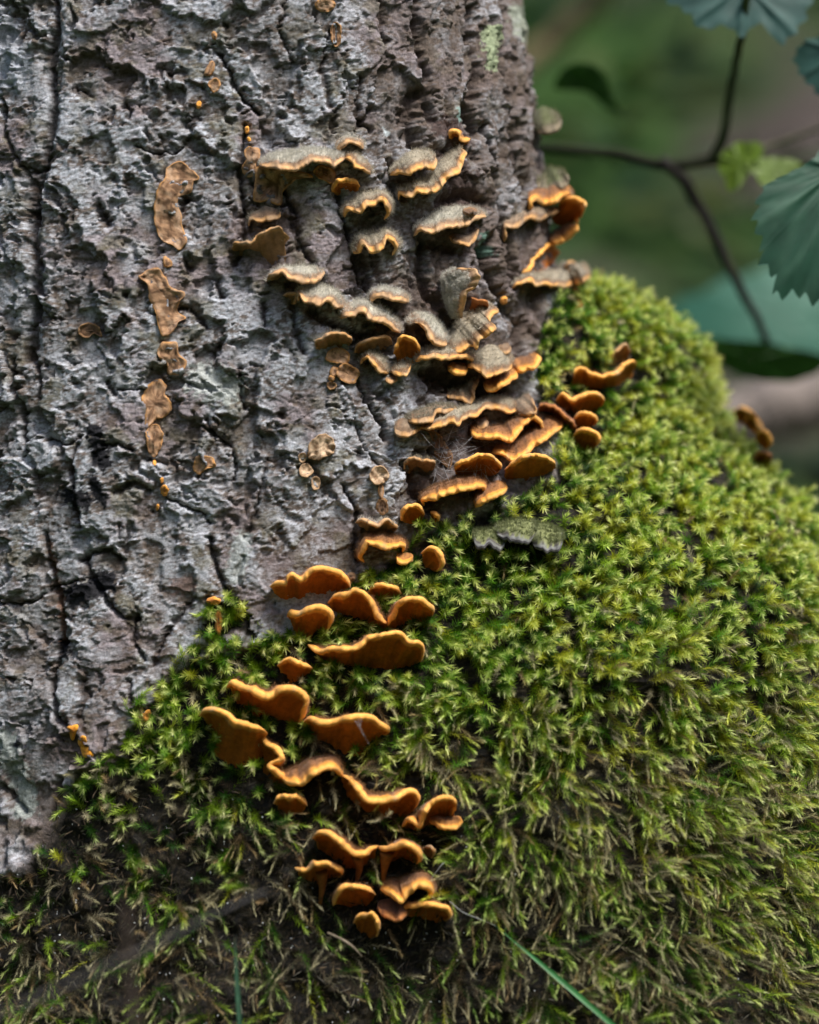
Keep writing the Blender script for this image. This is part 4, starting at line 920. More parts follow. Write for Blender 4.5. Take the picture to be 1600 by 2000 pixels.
crust('wide tan drape hanging below the white furry shelf', [(503,324),(498,350),(494,390),(507,396),(520,394),(535,400),(550,401),(553,376),(566,362),(582,349),(612,346),(600,338),(580,334),(550,330)], lip=2.2, flap=2)
crust('small pointed tan drape under the middle of the white furry shelf', [(612,330),(618,345),(632,352),(645,360),(654,358),(656,342),(650,328),(630,322)], lip=2.4, flap=2)
crust('lumpy brown crust left of the white furry shelf', zz(400,200,4,[(305,400),(330,355),(390,345),(430,360),(440,430),(400,480),(405,550),(370,580),(310,570),(295,500),(320,450)]))
L6 = lambda p: zz(240, 280, 3.03, p)
crust('longest tan crust strip with ragged edges, high on the left bark', L6([(275,135),(330,105),(400,150),(458,205),(420,225),(405,290),(340,315),(325,360),(350,430),(350,480),(382,570),(370,600),(335,632),(285,600),(230,575),(195,510),(182,430),(190,340),(205,260),(245,215),(255,150)]), lip=2.2, flap=2.5)
crust('tiny tan knob between the two long crust strips', L6([(245,665),(285,690),(292,725),(250,735),(235,705)]))
crust('long tan crust strip with a dark groove and orange flaps, middle of the left bark', L6([(90,790),(130,762),(200,732),(250,790),(290,850),(360,880),(365,908),(330,945),(330,1000),(375,1030),(330,1058),(300,1110),(240,1145),(212,1100),(190,1000),(155,930),(145,840)]), lip=2.4, flap=3)
crust('short crumbly tan crust under the grooved strip', L6([(205,1245),(232,1180),(320,1180),(330,1240),(380,1290),(370,1330),(320,1370),(262,1360),(262,1310),(222,1280)]), lip=2)
crust('mottled rusty crust with a black edged hollow, low on the left bark', L6([(112,1500),(145,1440),(200,1392),(260,1430),(250,1480),(290,1540),(270,1610),(205,1630),(135,1690),(130,1580)]), lip=1.8)
crust('pointed tongue-shaped crust at the bottom of the left strip', L6([(140,1690),(200,1662),(238,1720),(225,1800),(182,1860),(142,1800)]), lip=1.8)
crust('bean shaped tan crust alone on smooth grey bark', L6([(410,1925),(425,1875),(455,1845),(530,1860),(552,1910),(495,1930),(450,1962)]), lip=2.6)
crust('shallow pale cup with a furry upper rim, largest of the open cups', [(600,888),(604,868),(614,855),(628,848),(645,852),(655,868),(652,885),(634,894),(620,898),(606,896)], lip=2.6, cup=1.2, style='cup')
crust('tiny brown disc touching the tail of the largest open cup', oval(591,893,9,11), cup=1, style='cup')
crust('oval brown cup below the largest open cup', oval(598,919,14,13), lip=2.2, cup=1.2, style='cup')
crust('narrow brown disc lowest in the chain under the largest open cup', oval(617,944,10,13), lip=1.8, cup=1, style='cup')
crust('round cream cup above the drip-shaped crust', oval(741,928,18,20), lip=2.8, cup=1.2, style='cup')
crust('thin orange drip hanging from the round cream cup', oval(744,958,6,15), lip=.8, dome=1.6)
crust('brown and orange bud at the end of the drip', oval(747,989,12,17), lip=2.2, style='dark')
crust('upper dull disc of the pile under the hood-like bracket', oval(660,696,23,17), lip=2, cup=1, style='tan')
crust('wide lower disc of the pile under the hood-like bracket', oval(681,729,23,19, .4), lip=2.4, cup=1.2, style='tan')
crust('small disc wedged beside the wide lower disc', oval(653,726,9,12), lip=.8, dome=1.6)
crust('tiny knob between the small disc and the separate orange disc', oval(648,739,7,7), lip=.8, dome=1.6)
crust('separate orange-brown disc below the pile of discs', oval(648,754,11,9), lip=2, style='dark')
crust('small tan crust at the top of the bark above the furrow', oval(636,10,20,14), lip=2)
crust('brown lens-shaped crust high on the trunk with a bud below it', oval(657,66,11,24), lip=2)
crust('pale orange scrap at the top left of the trunk, upper of two', oval(410,134,9,16,.5), lip=.8, dome=1.6, rough=2)
crust('round tan scrap at the top left of the trunk, lower of two', oval(419,168,12,15), lip=2.4, rough=2)
crust('lone grey-brown tuft low on the far left bark', [(150,650),(160,634),(178,630),(196,640),(200,658),(184,652),(170,662)], lip=2.6, style='dark')
crust('tiny orange dot highest on the left bark', oval(419,69,6,9), lip=.8, dome=1.6)
for x, y, a, b, lb in ((482,254,5,8,'upper orange speck left of the white furry shelf'), (487,272,4,5,'lower orange speck left of the white furry shelf'),
                       (389,205,6,8,'faint tan speck beside the round tan scrap'), (302,905,4,6,'orange speck under the tongue-shaped crust'),
                       (316,938,4,6,'orange speck nearer the hooded dot on left bark'), (322,958,8,11,'orange hooded dot low on the left bark'), (308,990,4,7,'lowest orange speck on the left bark')):
    crust(lb, oval(x, y, a, b), lip=.8, style='orange', dome=1.6, rough=2.5)
crust('bright orange slimy streak at the lower left foot of the bark, upper piece', zz(0,1300,2.858,[(372,345),(430,328),(442,345),(425,380),(415,412),(395,410),(388,380)]), lip=.6, dome=2.2, style='stain', rough=2)
crust('bright orange slimy streak at the lower left foot of the bark, middle piece', zz(0,1300,2.858,[(430,425),(450,390),(478,395),(485,425),(465,455),(440,450)]), lip=.6, dome=2.2, style='stain', rough=2)
crust('bright orange slimy streak at the lower left foot of the bark, lowest piece', zz(0,1300,2.858,[(452,458),(500,455),(525,500),(500,515),(465,515)]), lip=.6, dome=2.2, style='stain', rough=2)
crust('orange crumb showing between moss tufts at the lower left', oval(288,1398,11,12), lip=1, dome=2.5, style='orange', rough=2)
crust('rough orange growth topping the small moss tuft on bark', oval(416,1173,15,8), lip=1, dome=3, style='orange', rough=2)
crust('orange streak running down behind the small moss tuft on bark', oval(427,1215,8,26), lip=1, dome=2.6, style='orange', rough=2)
crust('small orange knob at the left end of the flat broad bracket', oval(984,586,8,8), lip=1, dome=4, style='orange')
crust('brown drape behind the cobweb under the longest wavy shelf', [(820,840),(838,846),(848,870),(850,890),(864,905),(878,914),(884,890),(868,862),(852,842),(835,834)], lip=2.4, style='dark')
crust('brown tab joining the three-humped bracket at its right end', oval(687,1126,11,9), lip=1, dome=5, style='dark')
crust('furry brown knob on the back of the frosted bracket', oval(919,415,15,11), lip=1, dome=14, style='dark')

# ------------------------------------------------------------------ moss: one carpet of leafy shoots
def moss():
    r = np.random.default_rng(21)
    deg = np.degrees(TH.ravel())
    P4 = TP[TF]
    area = .5 * np.linalg.norm(np.cross(P4[:, 2] - P4[:, 0], P4[:, 3] - P4[:, 1]), axis=1)
    fm = mm[TF].mean(1); fd = deg[TF[:, 0]]; fq = TPX[TF].mean(1)
    ok = (fm > .06) & (fd > -75) & (fd < 122) & (TP[TF[:, 0], 2] > -.01) & (TP[TF[:, 0], 2] < .47)
    ok &= (fq[:, 0] > -120) & (fq[:, 0] < 1800)
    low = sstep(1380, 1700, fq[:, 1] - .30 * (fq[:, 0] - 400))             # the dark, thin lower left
    bare = sstep(1660, 1800, fq[:, 1] - .12 * (fq[:, 0] - 500)) * sstep(1350, 900, fq[:, 0])
    dens = area * ok * (1 - .35 * sstep(1150, 1650, fq[:, 1] + .12 * (fq[:, 0] - 1000))) * (1 - .5 * bare) * (.35 + .65 * sstep(.05, .5, fm)) * (1 - .7 * (fd > 100))
    dens *= 1 - .85 * sstep(.10 - .25 * low, .26 - .15 * low, fbm(fq[:, 0] / 55, fq[:, 1] / 55 + 7, 3))          # dark gaps between cushions
    NS = 11200
    f = r.choice(len(TF), NS, p=dens / dens.sum())
    a, b = r.random(NS)[:, None], r.random(NS)[:, None]
    p = TV[TF[f]]
    base = (p[:, 0] * (1 - a) + p[:, 1] * a) * (1 - b) + (p[:, 3] * (1 - a) + p[:, 2] * a) * b
    nrm = TN[TF[f, 0]]
    px = proj(base); fdv = fd[f]
    X, Y = px[:, 0], px[:, 1]
    # regions: pend = long hanging shoots low on the mound, upper = short upright starry cushions
    pend = sstep(1120, 1700, Y + .12 * (X - 1000) - 260 * sstep(800, 300, X) + 200 * fbm(X / 130, Y / 130, 3))
    edge = 1 - sstep(.08, .5, fm[f])
    L = (.0105 + .0185 * pend) * r.uniform(.55, 1.45, NS) * (1 - .3 * edge)
    right_side = sstep(900, 1400, X)
    down = np.array([0, 0, -1.0]) + np.outer(right_side, [.75, 0, .12]) + np.outer(1 - right_side, [.1, -.1, 0])
    up = np.array([0, -.1, 1.0])
    th_ = 1.5 * fbm(X / 120 + 9, Y / 120, 3) + .5 * r.normal(0, 1, NS)          # locks of fronds lean their own way
    down = np.stack([down[:, 0] * np.cos(th_) - down[:, 2] * np.sin(th_), down[:, 1], down[:, 0] * np.sin(th_) + down[:, 2] * np.cos(th_)], 1)
    d0 = nrm + .55 * r.normal(0, 1, (NS, 3)) + .35 * up * (1 - pend)[:, None] + .15 * down * pend[:, None]
    d0 /= np.linalg.norm(d0, axis=1)[:, None]
    d1 = .55 * d0 + down * (.36 + .9 * pend)[:, None] + .42 * r.normal(0, 1, (NS, 3))
    d1 /= np.linalg.norm(d1, axis=1)[:, None]
    # drop the shoots that would stand over a fungus
    tip = base + (d0 * .6 + d1 * .4) * L[:, None]
    pt = lambda f_: proj(base + (d0 * f_ + (d1 - d0) * .6 * f_ * f_) * L[:, None])
    q1, qm, q3, q4 = pt(1.05), pt(.5), pt(.75), pt(.25)
    kill = np.zeros(NS, bool); yb = base[:, 1]
    for poly in FOOT:
        g = np.array(poly); lo, hi = g.min(0) - 4, g.max(0) + 4
        near = np.nonzero(((q1 > lo) & (q1 < hi)).all(1) | ((qm > lo) & (qm < hi)).all(1) | ((q4 > lo) & (q4 < hi)).all(1))[0]
        if len(near):
            k = in_poly(q1[near], poly) | in_poly(qm[near], poly) | in_poly(q3[near], poly) | in_poly(q4[near], poly)
            kill[near] |= k & (r.random(len(near)) < .96)
    keep = ~kill
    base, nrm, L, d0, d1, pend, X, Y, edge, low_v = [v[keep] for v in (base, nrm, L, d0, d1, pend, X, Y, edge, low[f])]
    NS = len(base)
    # side branches on the long ones
    near_f = np.zeros(NS, bool)
    for poly in FOOT:
        g = np.array(poly); near_f |= ((px[keep] > g.min(0) - 45) & (px[keep] < g.max(0) + 30)).all(1)
    K = (r.random(NS) < pend * .42) & ~near_f
    idx = np.repeat(np.nonzero(K)[0], 3)
    s = r.uniform(.25, .75, len(idx))
    bb = base[idx] + (d0[idx] * s[:, None] + (d1[idx] - d0[idx]) * (s * s)[:, None] * .6) * L[idx][:, None]
    sd_ = np.cross(d1[idx], nrm[idx]) * np.where(np.arange(len(idx)) % 2 == 0, 1, -1)[:, None]
    bd = d1[idx] + sd_ * r.uniform(.5, 1.1, len(idx))[:, None] + r.normal(0, .2, (len(idx), 3)); bd /= np.linalg.norm(bd, axis=1)[:, None]
    base = np.r_[base, bb]; d0 = np.r_[d0, bd]; d1 = np.r_[d1, d1[idx] * .8 + bd * .4]; L = np.r_[L, L[idx] * r.uniform(.35, .6, len(idx))]
    own = np.r_[np.arange(NS), idx]
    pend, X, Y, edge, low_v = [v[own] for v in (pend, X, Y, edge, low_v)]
    M = len(base)
    # shoot colours
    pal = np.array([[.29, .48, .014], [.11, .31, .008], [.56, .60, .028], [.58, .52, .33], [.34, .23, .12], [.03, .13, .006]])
    yel = sstep(850, 1250, X) * sstep(2000, 1000, Y)
    g = fbm(X / 120 + 3, Y / 120, 3)
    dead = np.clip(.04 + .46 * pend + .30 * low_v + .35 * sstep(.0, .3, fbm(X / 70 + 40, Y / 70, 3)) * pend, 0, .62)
    upper = sstep(1020, 700, Y)
    wts = np.stack([.8 + .2 * g, .8 + 1.6 * np.clip(-g, 0, 1) + .6 * upper * (X < 1250), .15 + 1.0 * yel + np.clip(g, 0, 1), 0 * g, 0 * g, .25 + 1.9 * sstep(1250, 1000, X) * sstep(1250, 800, Y) + 1.8 * low_v], 1)  # deep green favoured low left: the shade there is put into the shoot colours
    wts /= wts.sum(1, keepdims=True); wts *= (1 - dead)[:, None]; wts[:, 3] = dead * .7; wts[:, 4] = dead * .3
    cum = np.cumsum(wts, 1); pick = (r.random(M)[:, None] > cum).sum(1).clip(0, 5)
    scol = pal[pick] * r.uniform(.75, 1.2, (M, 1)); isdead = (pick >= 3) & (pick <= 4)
    young = np.array([.78, .86, .26])
    # leaves
    KL = 74
    j = (np.arange(KL) + .5) / KL
    fr = np.clip(j[None] + r.normal(0, .01, (M, KL)), .01, 1)
    ax = base[:, None] + (d0[:, None] * fr[..., None] + (d1 - d0)[:, None] * (.6 * fr ** 2)[..., None]) * L[:, None, None]
    tan = d0[:, None] + (d1 - d0)[:, None] * (1.2 * fr)[..., None]
    tan /= np.linalg.norm(tan, axis=2)[..., None]
    ref = np.where(np.abs(tan[..., 2:3]) > .9, np.array([1.0, 0, 0]), np.array([0, 0, 1.0]))
    e1 = np.cross(tan, ref); e1 /= np.linalg.norm(e1, axis=2)[..., None]; e2 = np.cross(tan, e1)
    phi = (np.arange(KL) * 2.39996)[None] + r.uniform(0, 6.28, (M, 1)) + r.normal(0, .25, (M, KL))
    rad = np.cos(phi)[..., None] * e1 + np.sin(phi)[..., None] * e2
    ang = np.radians(66 - 46 * fr ** 2.4 + r.normal(0, 9, (M, KL)) - (3 * pend)[:, None])
    ld = tan * np.cos(ang)[..., None] + rad * np.sin(ang)[..., None]
    ll = (.0035 + .0008 * (1 - pend))[:, None] * (1.0 - .35 * np.abs(fr - .6)) * r.uniform(.7, 1.25, (M, KL)) * np.where(isdead, .8, 1.0)[:, None]
    lw = ll * np.where(fr > .85, .20, .125) * np.where(isdead, .75, 1.0)[:, None]
    wd = np.cross(ld, rad); wd /= np.linalg.norm(wd, axis=2)[..., None] + 1e-9
    cur = rad * (.12 * ll)[..., None]
    v0 = ax; v1 = ax + ld * (ll * .38)[..., None] + wd * (lw / 2)[..., None]; v2 = ax + ld * (ll * .38)[..., None] - wd * (lw / 2)[..., None]
    v3 = ax + ld * ll[..., None] + cur * np.where(isdead, -.6, .4)[:, None, None]
    k1 = ax + ld * (ll * .12)[..., None]
    V = np.stack([k1 + wd * (lw / 2)[..., None], k1 - wd * (lw / 2)[..., None], v3], 2).reshape(-1, 3)
    F = np.arange(len(V)).reshape(-1, 3)
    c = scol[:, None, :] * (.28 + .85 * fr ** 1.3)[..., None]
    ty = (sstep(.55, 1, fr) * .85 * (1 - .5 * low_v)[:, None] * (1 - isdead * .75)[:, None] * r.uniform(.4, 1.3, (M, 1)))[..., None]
    c = c + (young - c) * np.clip(ty, 0, 1)
    tipc = np.array([.88, .92, .50])
    tw = (sstep(.86, 1, fr) * .6 * (1 - isdead)[:, None] * r.uniform(0, 1.2, (M, 1)))[..., None]
    c = c + (tipc - c) * np.clip(tw, 0, 1)
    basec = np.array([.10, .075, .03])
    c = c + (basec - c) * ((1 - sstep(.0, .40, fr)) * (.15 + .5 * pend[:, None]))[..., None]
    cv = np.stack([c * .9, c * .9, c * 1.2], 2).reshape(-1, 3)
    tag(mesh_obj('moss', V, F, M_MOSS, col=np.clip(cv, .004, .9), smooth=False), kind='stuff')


moss()

# ------------------------------------------------------------------ plants and ground cover behind the trunk
def leaf_mesh(outline, y, tilt=(0, 0), bulge=.006, teeth=0, color=(.05, .12, .05), vein=(.10, .19, .10), base=None, seed=1, rings=7):
    """a leaf blade: outline in photo pixels at depth y, leaning by tilt (depth per metre across and up), with serrated edge and sunk veins"""
    r = np.random.default_rng(seed)
    R = spline(outline, 150, closed=True)
    c0 = np.array(base if base is not None else R.mean(0), float)
    k = len(R); a = np.arange(k)
    if teeth:
        saw = (a * teeth / k) % 1
        d = R - c0
        R = R + d / (np.hypot(*d.T)[:, None]) * (np.where(saw < .7, saw / .7, (1 - saw) / .3) * np.hypot(*d.T) * .10 * (1 + .5 * noise2(a / 9, a * 0 + seed)))[:, None]
    pts = []; col = []
    nv = 7
    ang = np.arctan2(R[:, 1] - c0[1], R[:, 0] - c0[0])
    va = np.linspace(-math.pi, math.pi, nv, endpoint=False) + .3
    dv = np.min(np.abs((ang[:, None] - va[None] + math.pi) % (2 * math.pi) - math.pi), 1)
    X0 = at(c0[0], c0[1], y)
    for q in np.linspace(1, .02, rings):
        Q = c0 + (R - c0) * q
        for i in range(k):
            P = at(Q[i, 0], Q[i, 1], y)
            dx, dz = P[0] - X0[0], P[2] - X0[2]
            rr = math.hypot(dx, dz)
            yy = y + tilt[0] * dx + tilt[1] * dz + bulge * (rr / .03) ** 2 * .5 - .0016 * math.exp(-(dv[i] / .10) ** 2) * min(1, rr / .01) + .0009 * noise2(np.array([Q[i, 0] / 26.]), np.array([Q[i, 1] / 26. + seed]))[0]
            pts.append(at(Q[i, 0], Q[i, 1], yy))
            side = abs(math.sin(q * 34 + dv[i] * 11))
            w = math.exp(-(dv[i] / .05) ** 2) * .7 + .4 * max(0, side - .8) / .2
            cc = np.array(color) * (1 + .18 * noise2(np.array([Q[i, 0] / 22.]), np.array([Q[i, 1] / 22. + seed]))[0])
            col.append(cc + (np.array(vein) - cc) * min(w, 1))
    V = np.array(pts).reshape(rings, k, 3); Cc = np.array(col).reshape(rings, k, 3)
    V = V.transpose(1, 0, 2).reshape(-1, 3); Cc = Cc.transpose(1, 0, 2).reshape(-1, 3)
    F = grid_faces(k, rings, wrap=True)
    return V, F, np.clip(Cc, .005, .9)


def stem_obj(name, pts, rad, color, parent, n=40, mat=None, k=8, seed=0):
    P = spline([at(a_, b_, y_ + (.07 if .2 < y_ < .32 else 0)) for a_, b_, y_ in pts], n)
    P = P + .0006 * np.stack([noise2(np.arange(n) / 5., np.full(n, seed + q * 7.3)) for q in range(3)], 1) * (max(rad) / .002)
    V, F = tube(P, rad, k)
    c = np.array(color) * (1 + .25 * noise2(V[:, 0] * 300 + V[:, 1] * 90, V[:, 2] * 300))[:, None]
    return mesh_obj(name, V, F, mat or M_WOOD, parent, col=np.clip(c, .01, .9))


shrub = empty('bramble_bush', at(1490, 655, .25))
tag(shrub, 'leafy bramble shoot with toothed blue-green leaves hanging to the right of the trunk', 'bramble')
stem_obj('stem', [(1000, 286, .30), (1100, 291, .285), (1200, 300, .27), (1300, 321, .25), (1400, 312, .25), (1480, 312, .25), (1580, 322, .25), (1680, 318, .25)], [.0032, .0036, .0042, .0036, .0032], (.02, .024, .012), shrub)
stem_obj('stem', [(1290, 312, .25), (1330, 345, .25), (1370, 410, .26), (1430, 530, .27), (1500, 668, .30)], [.0042, .0036, .0030, .0024], (.028, .025, .024), shrub)
stem_obj('leaf_stalk', [(1385, 318, .25), (1412, 270, .24), (1428, 170, .21), (1450, 60, .18), (1462, -20, .16)], [.0030, .0024, .0022], (.03, .05, .014), shrub)
stem_obj('leaf_stalk', [(1430, 310, .26), (1500, 285, .30), (1620, 245, .36)], [.0014, .0014], (.10, .10, .06), shrub)
for i, (ol, y, tl, tth, colr, vn, bs) in enumerate([
    ([(1640, 268), (1580, 318), (1535, 342), (1500, 362), (1488, 395), (1484, 440), (1496, 470), (1492, 505), (1515, 525), (1524, 568), (1560, 560), (1596, 578), (1660, 570), (1760, 540), (1800, 430), (1770, 330), (1700, 280)], .10, (.2, .3), 34, (.022, .078, .048), (.07, .155, .105), (1640, 330)),
    ([(1295, -40), (1310, 0), (1345, 18), (1375, 52), (1420, 46), (1450, 66), (1482, 42), (1520, 78), (1552, 56), (1572, 20), (1585, -50), (1520, -150), (1420, -190), (1330, -140)], .17, (.1, .3), 28, (.030, .085, .075), (.07, .145, .13), (1455, -30)),
    ([(1556, 108), (1572, 84), (1600, 74), (1650, 80), (1690, 120), (1660, 180), (1612, 186), (1590, 168), (1566, 142)], .17, (-.5, .4), 16, (.025, .072, .06), (.05, .115, .095), (1640, 100)),
    ([(1082, 172), (1096, 140), (1126, 124), (1160, 128), (1184, 152), (1192, 186), (1212, 222), (1180, 208), (1150, 182), (1112, 176)], .40, (.3, -.8), 0, (.012, .05, .005), (.02, .06, .008), None),
    ([(1405, 318), (1425, 288), (1460, 278), (1490, 288), (1475, 318), (1452, 352), (1430, 372), (1418, 350)], .27, (-.5, .4), 8, (.10, .17, .012), (.12, .2, .03), None),
    ([(1460, 318), (1500, 308), (1560, 318), (1540, 350), (1500, 366), (1478, 344)], .27, (.4, .6), 8, (.09, .15, .012), (.12, .18, .03), None),
    ([(1300, 612), (1380, 570), (1480, 532), (1600, 516), (1700, 560), (1700, 680), (1610, 720), (1500, 690), (1400, 668), (1330, 640)], 1.0, (.1, .5), 12, (.032, .13, .085), (.05, .16, .11), None),
    ([(1330, 668), (1420, 664), (1520, 676), (1610, 700), (1590, 730), (1500, 745), (1420, 720), (1360, 700)], .42, (.2, -.6), 6, (.018, .07, .006), (.03, .09, .015), None),
]):
    V, F, cc = leaf_mesh(ol, y, tl, teeth=tth, color=colr, vein=vn, base=bs, seed=i + 3)
    mesh_obj('leaf', V, F, M_LEAF, shrub, col=cc)


def undergrowth():
    """soft mass of low leaves on the bank"""
    r = np.random.default_rng(8)
    n = 5200
    y = r.uniform(.75, 6.5, n) ** 1.0; x = r.uniform(-.9, 1.3, n) * (.6 + y * .75) + .25
    gz = terrain_z(x, y)
    dn = fbm(x * 1.1, y * 1.1 + 8, 4)
    k = (r.random(n) < sstep(-.22, .16, dn + .12))
    x, y, gz, dn = x[k], y[k], gz[k], dn[k]; n = len(x)
    z = gz + np.abs(r.normal(0, .10, n)) + .01
    s = r.uniform(.018, .05, n) * (.7 + .2 * y)
    a = r.uniform(0, 6.28, n); t = r.normal(0, .5, n)
    u = np.stack([np.cos(a), np.sin(a) * .6, t], 1); u /= np.linalg.norm(u, axis=1)[:, None]
    w = np.cross(u, np.stack([r.normal(0, .4, n), np.full(n, -.5), np.full(n, 1.0)], 1)); w /= np.linalg.norm(w, axis=1)[:, None]
    nn = np.cross(u, w)
    P = np.stack([x, y, z], 1)
    S_ = s[:, None]
    V = np.stack([P - u * S_, P - u * S_ * .3 + w * S_ * .55 + nn * S_ * .1, P + u * S_ * .4 + w * S_ * .5, P + u * S_ * 1.1 - nn * S_ * .15, P + u * S_ * .4 - w * S_ * .5, P - u * S_ * .3 - w * S_ * .55 + nn * S_ * .1], 1)
    F = np.array([[0, 1, 2, 5], [5, 2, 3, 4]])
    F = (F[None] + 6 * np.arange(n)[:, None, None]).reshape(-1, 4)
    pal = np.array([[.024, .058, .008], [.017, .047, .014], [.05, .07, .010], [.014, .038, .006]])
    c = pal[r.integers(0, 4, n)] * r.uniform(.7, 1.3, (n, 1))
    tag(mesh_obj('undergrowth', V.reshape(-1, 3), F, M_LEAF, col=c.repeat(6, 0), smooth=False), 'low green plants covering the bank behind the tree', kind='stuff')


undergrowth()
log = stem_obj('fallen_branch', [(1380, 850, 1.30), (1480, 806, 1.30), (1600, 778, 1.30), (1780, 760, 1.32)], [.030, .034, .032, .03], (.22, .185, .165), None, k=14)
tag(log, 'pale grey fallen branch lying blurred behind the right edge of the moss', 'fallen branch')
st = stem_obj('dead_stem', [(1000, 150, 2.2), (1090, 70, 2.2), (1200, -40, 2.15), (1320, -160, 2.1)], [.017, .018, .016], (.17, .135, .07), None, k=10)
tag(st, 'tan dead stem leaning out of focus at the top beside the trunk', 'dead stem')

# ------------------------------------------------------------------ litter, grass, threads
def litter():
    """dry crumbs, moss scraps and pale specks on the dark foot of the trunk"""
    r = np.random.default_rng(31)
    deg = np.degrees(TH.ravel())
    fq = TPX[TF].mean(1); fd = deg[TF[:, 0]]; fm = mm[TF].mean(1)
    P4 = TP[TF]
    area = .5 * np.linalg.norm(np.cross(P4[:, 2] - P4[:, 0], P4[:, 3] - P4[:, 1]), axis=1)
    w = area * (fd > -70) * (fd < 70) * (fm > .05) * (fq[:, 1] > 1250) * (TP[TF[:, 0], 2] > .0)
    w *= .12 + sstep(1450, 1750, fq[:, 1] - .16 * (fq[:, 0] - 400)) * (1 + sstep(1150, 700, fq[:, 0]))
    n = 9000
    f = r.choice(len(TF), n, p=w / w.sum())
    b = TV[TF[f, 0]] + (TV[TF[f, 2]] - TV[TF[f, 0]]) * r.random((n, 1)); nn = TN[TF[f, 0]]
    b = b + nn * r.uniform(.0002, .0045, (n, 1))
    t = np.cross(nn, r.normal(0, 1, (n, 3))); t += nn * r.normal(0, .35, (n, 1)) + np.array([0, 0, -.5]); t /= np.linalg.norm(t, axis=1)[:, None]
    s = np.cross(t, nn + r.normal(0, .4, (n, 3))); s /= np.linalg.norm(s, axis=1)[:, None]
    speck = r.random(n) < .055
    ln = np.where(speck, r.uniform(.0004, .0011, n), r.uniform(.0012, .0065, n))[:, None]; wd = np.where(speck, ln[:, 0] * .8, r.uniform(.00015, .0005, n))[:, None]
    m = b + t * ln * .5 + nn * ln * r.uniform(-.1, .25, (n, 1))
    V = np.stack([b - s * wd * .3, b + s * wd * .3, m + s * wd, b + t * ln, m - s * wd, m + nn * wd * .8], 1)
    F = np.array([[0, 1, 5], [1, 2, 5], [2, 3, 5], [3, 4, 5], [4, 0, 5]])
    F = (F[None] + 6 * np.arange(n)[:, None, None]).reshape(-1, 3)
    pal = np.array([[.035, .024, .015], [.06, .042, .025], [.02, .016, .012], [.10, .072, .042], [.045, .048, .02], [.09, .082, .065]])
    c = pal[r.integers(0, 6, n)] * r.uniform(.6, 1.3, (n, 1))
    c[speck] = np.array([.55, .58, .60]) * r.uniform(.5, 1.2, (speck.sum(), 1))
    tag(mesh_obj('leaf_litter', V.reshape(-1, 3), F, M_CAP, col=np.clip(c, .01, .9).repeat(6, 0), smooth=False), kind='stuff')


litter()


def blade(label, pts, w0, color, seed=0):
    n = 24
    P = spline([at(*p) for p in pts], n)
    t = np.linspace(0, 1, n)
    T = np.gradient(P, axis=0); T /= np.linalg.norm(T, axis=1)[:, None]
    s = np.cross(T, np.array([.25, -1, .1])); s /= np.linalg.norm(s, axis=1)[:, None]
    k = np.cross(s, T)
    w = (w0 * np.clip((1 - t) * 2.2, .06, 1))[:, None]
    V = np.stack([P - s * w + k * w * .5, P, P + s * w + k * w * .5], 1)
    c = np.array(color)[None] * (.9 + .3 * noise2(t * 9, t * 0 + seed))[:, None]
    tag(mesh_obj('grass_blade', V.reshape(-1, 3), grid_faces(n, 3), M_GRASS, col=np.clip(c, .01, .9).repeat(3, 0)), label, 'grass blade', 'grass blades at the foot of the tree')


yf = hit(1000, 1840)[0][1]
blade('long bright green grass blade slanting across the bottom right', [(1240, 2040, yf - .035), (1150, 1962, yf - .03), (1060, 1885, yf - .022), (965, 1806, yf - .012)], .0013, (.05, .22, .06))
blade('short upright bluish grass blade at the bottom left', [(470, 2030, yf - .05), (465, 1950, yf - .05), (461, 1880, yf - .05), (459, 1828, yf - .05)], .0011, (.06, .15, .09), 3)


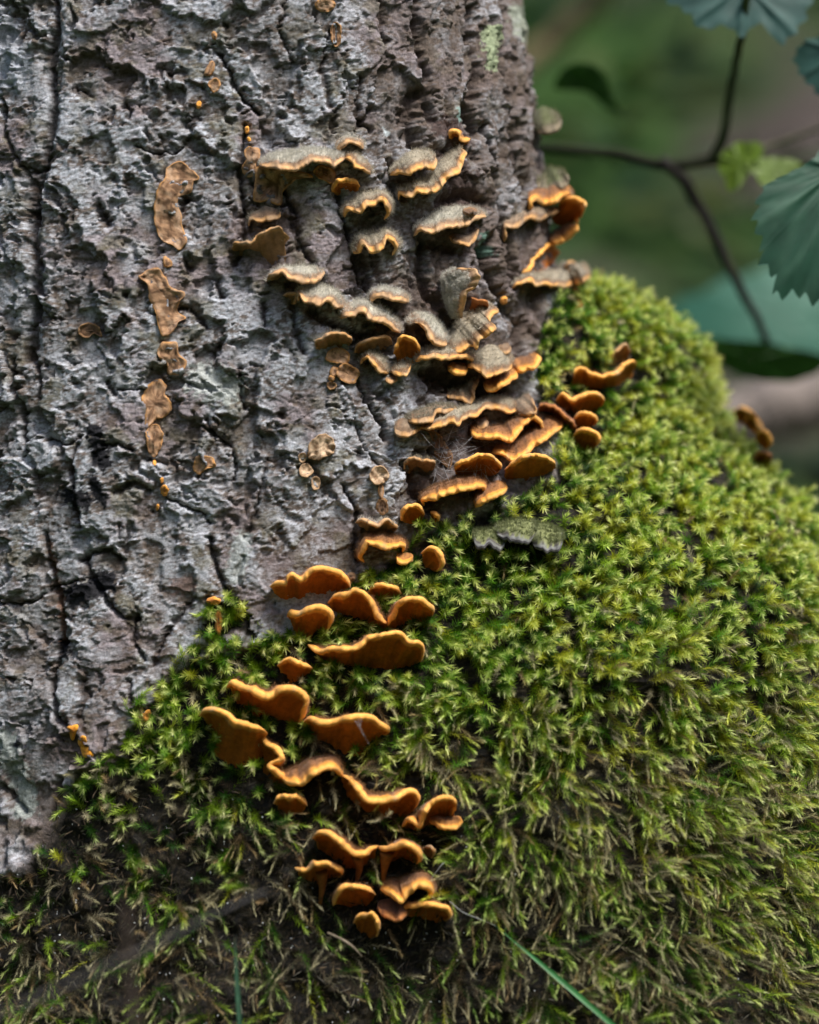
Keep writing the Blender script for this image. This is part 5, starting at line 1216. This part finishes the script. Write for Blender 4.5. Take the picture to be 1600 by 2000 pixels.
def web(label, strands, rad=.00005, name='cobweb'):
    parts = []
    for s in strands:
        P = np.array([at(x, y, (hit(x, y)[0][1]) - d) for x, y, d in s])
        parts.append(tube(spline(P, 14), [rad, rad], 3))
    V, F = join(parts)
    o = mesh_obj(name, V, F, M_WEB)
    tag(o, label, 'cobweb')


r_ = np.random.default_rng(77)
ws = []
for i in range(34):
    x0, y0 = r_.uniform(845, 900), r_.uniform(850, 925); x1, y1 = x0 + r_.normal(25, 30), y0 + r_.normal(0, 28)
    ws.append([(x0, y0, .006), ((x0 + x1) / 2, (y0 + y1) / 2 + 3, .010), (x1, y1, .008)])
for i in range(12):
    x0, y0 = r_.uniform(920, 950), r_.uniform(895, 915); x1, y1 = x0 + r_.normal(8, 18), y0 + r_.uniform(10, 40)
    ws.append([(x0, y0, .012), ((x0 + x1) / 2, (y0 + y1) / 2, .012), (x1, y1, .010)])
web('wispy cobweb in the dark hollow under the longest wavy shelf', ws)
web('spider silk funnel stretched over the flat-topped orange bracket', [[(690, 1402, .028), (700, 1418, .029), (712, 1440, .028)], [(706, 1402, .028), (704, 1420, .029), (712, 1440, .028)], [(698, 1400, .028), (705, 1422, .029), (722, 1456, .028)]])
web('beaded spider thread running from the lowest clump to the long grass blade', [[(878, 1760, .012), (905, 1782, .015), (940, 1796, .015), (968, 1808, .014)], [(840, 1720, .014), (862, 1690, .014), (870, 1684, .012)]], .00016)

tw = stem_obj('twig', [(-60, 2005, -.30), (80, 1945, -.29), (200, 1890, -.27), (330, 1830, -.24), (440, 1775, -.20), (520, 1740, -.17)], [.0006, .0006, .0005, .0004], (.07, .068, .07), None)
tag(tw, 'dark grey twig slanting out of focus across the bottom left corner', 'twig')
tw = stem_obj('dry_stalk', [(262, 2080, -.30), (258, 1960, -.30), (250, 1860, -.30), (246, 1770, -.30)], [.0018, .0017, .0012], (.06, .045, .036), None)
tag(tw, 'blurred brown dry stalk standing in front of the dark foot of the trunk', 'dry stalk')
tw = stem_obj('twig', [(640, 1822, yf - .018), (668, 1835, yf - .022), (690, 1850, yf - .022), (706, 1868, yf - .018)], [.0005, .0006, .0004], (.22, .18, .13), None)
tag(tw, 'thin curved pale twig below the lowest clump of brackets', 'twig')
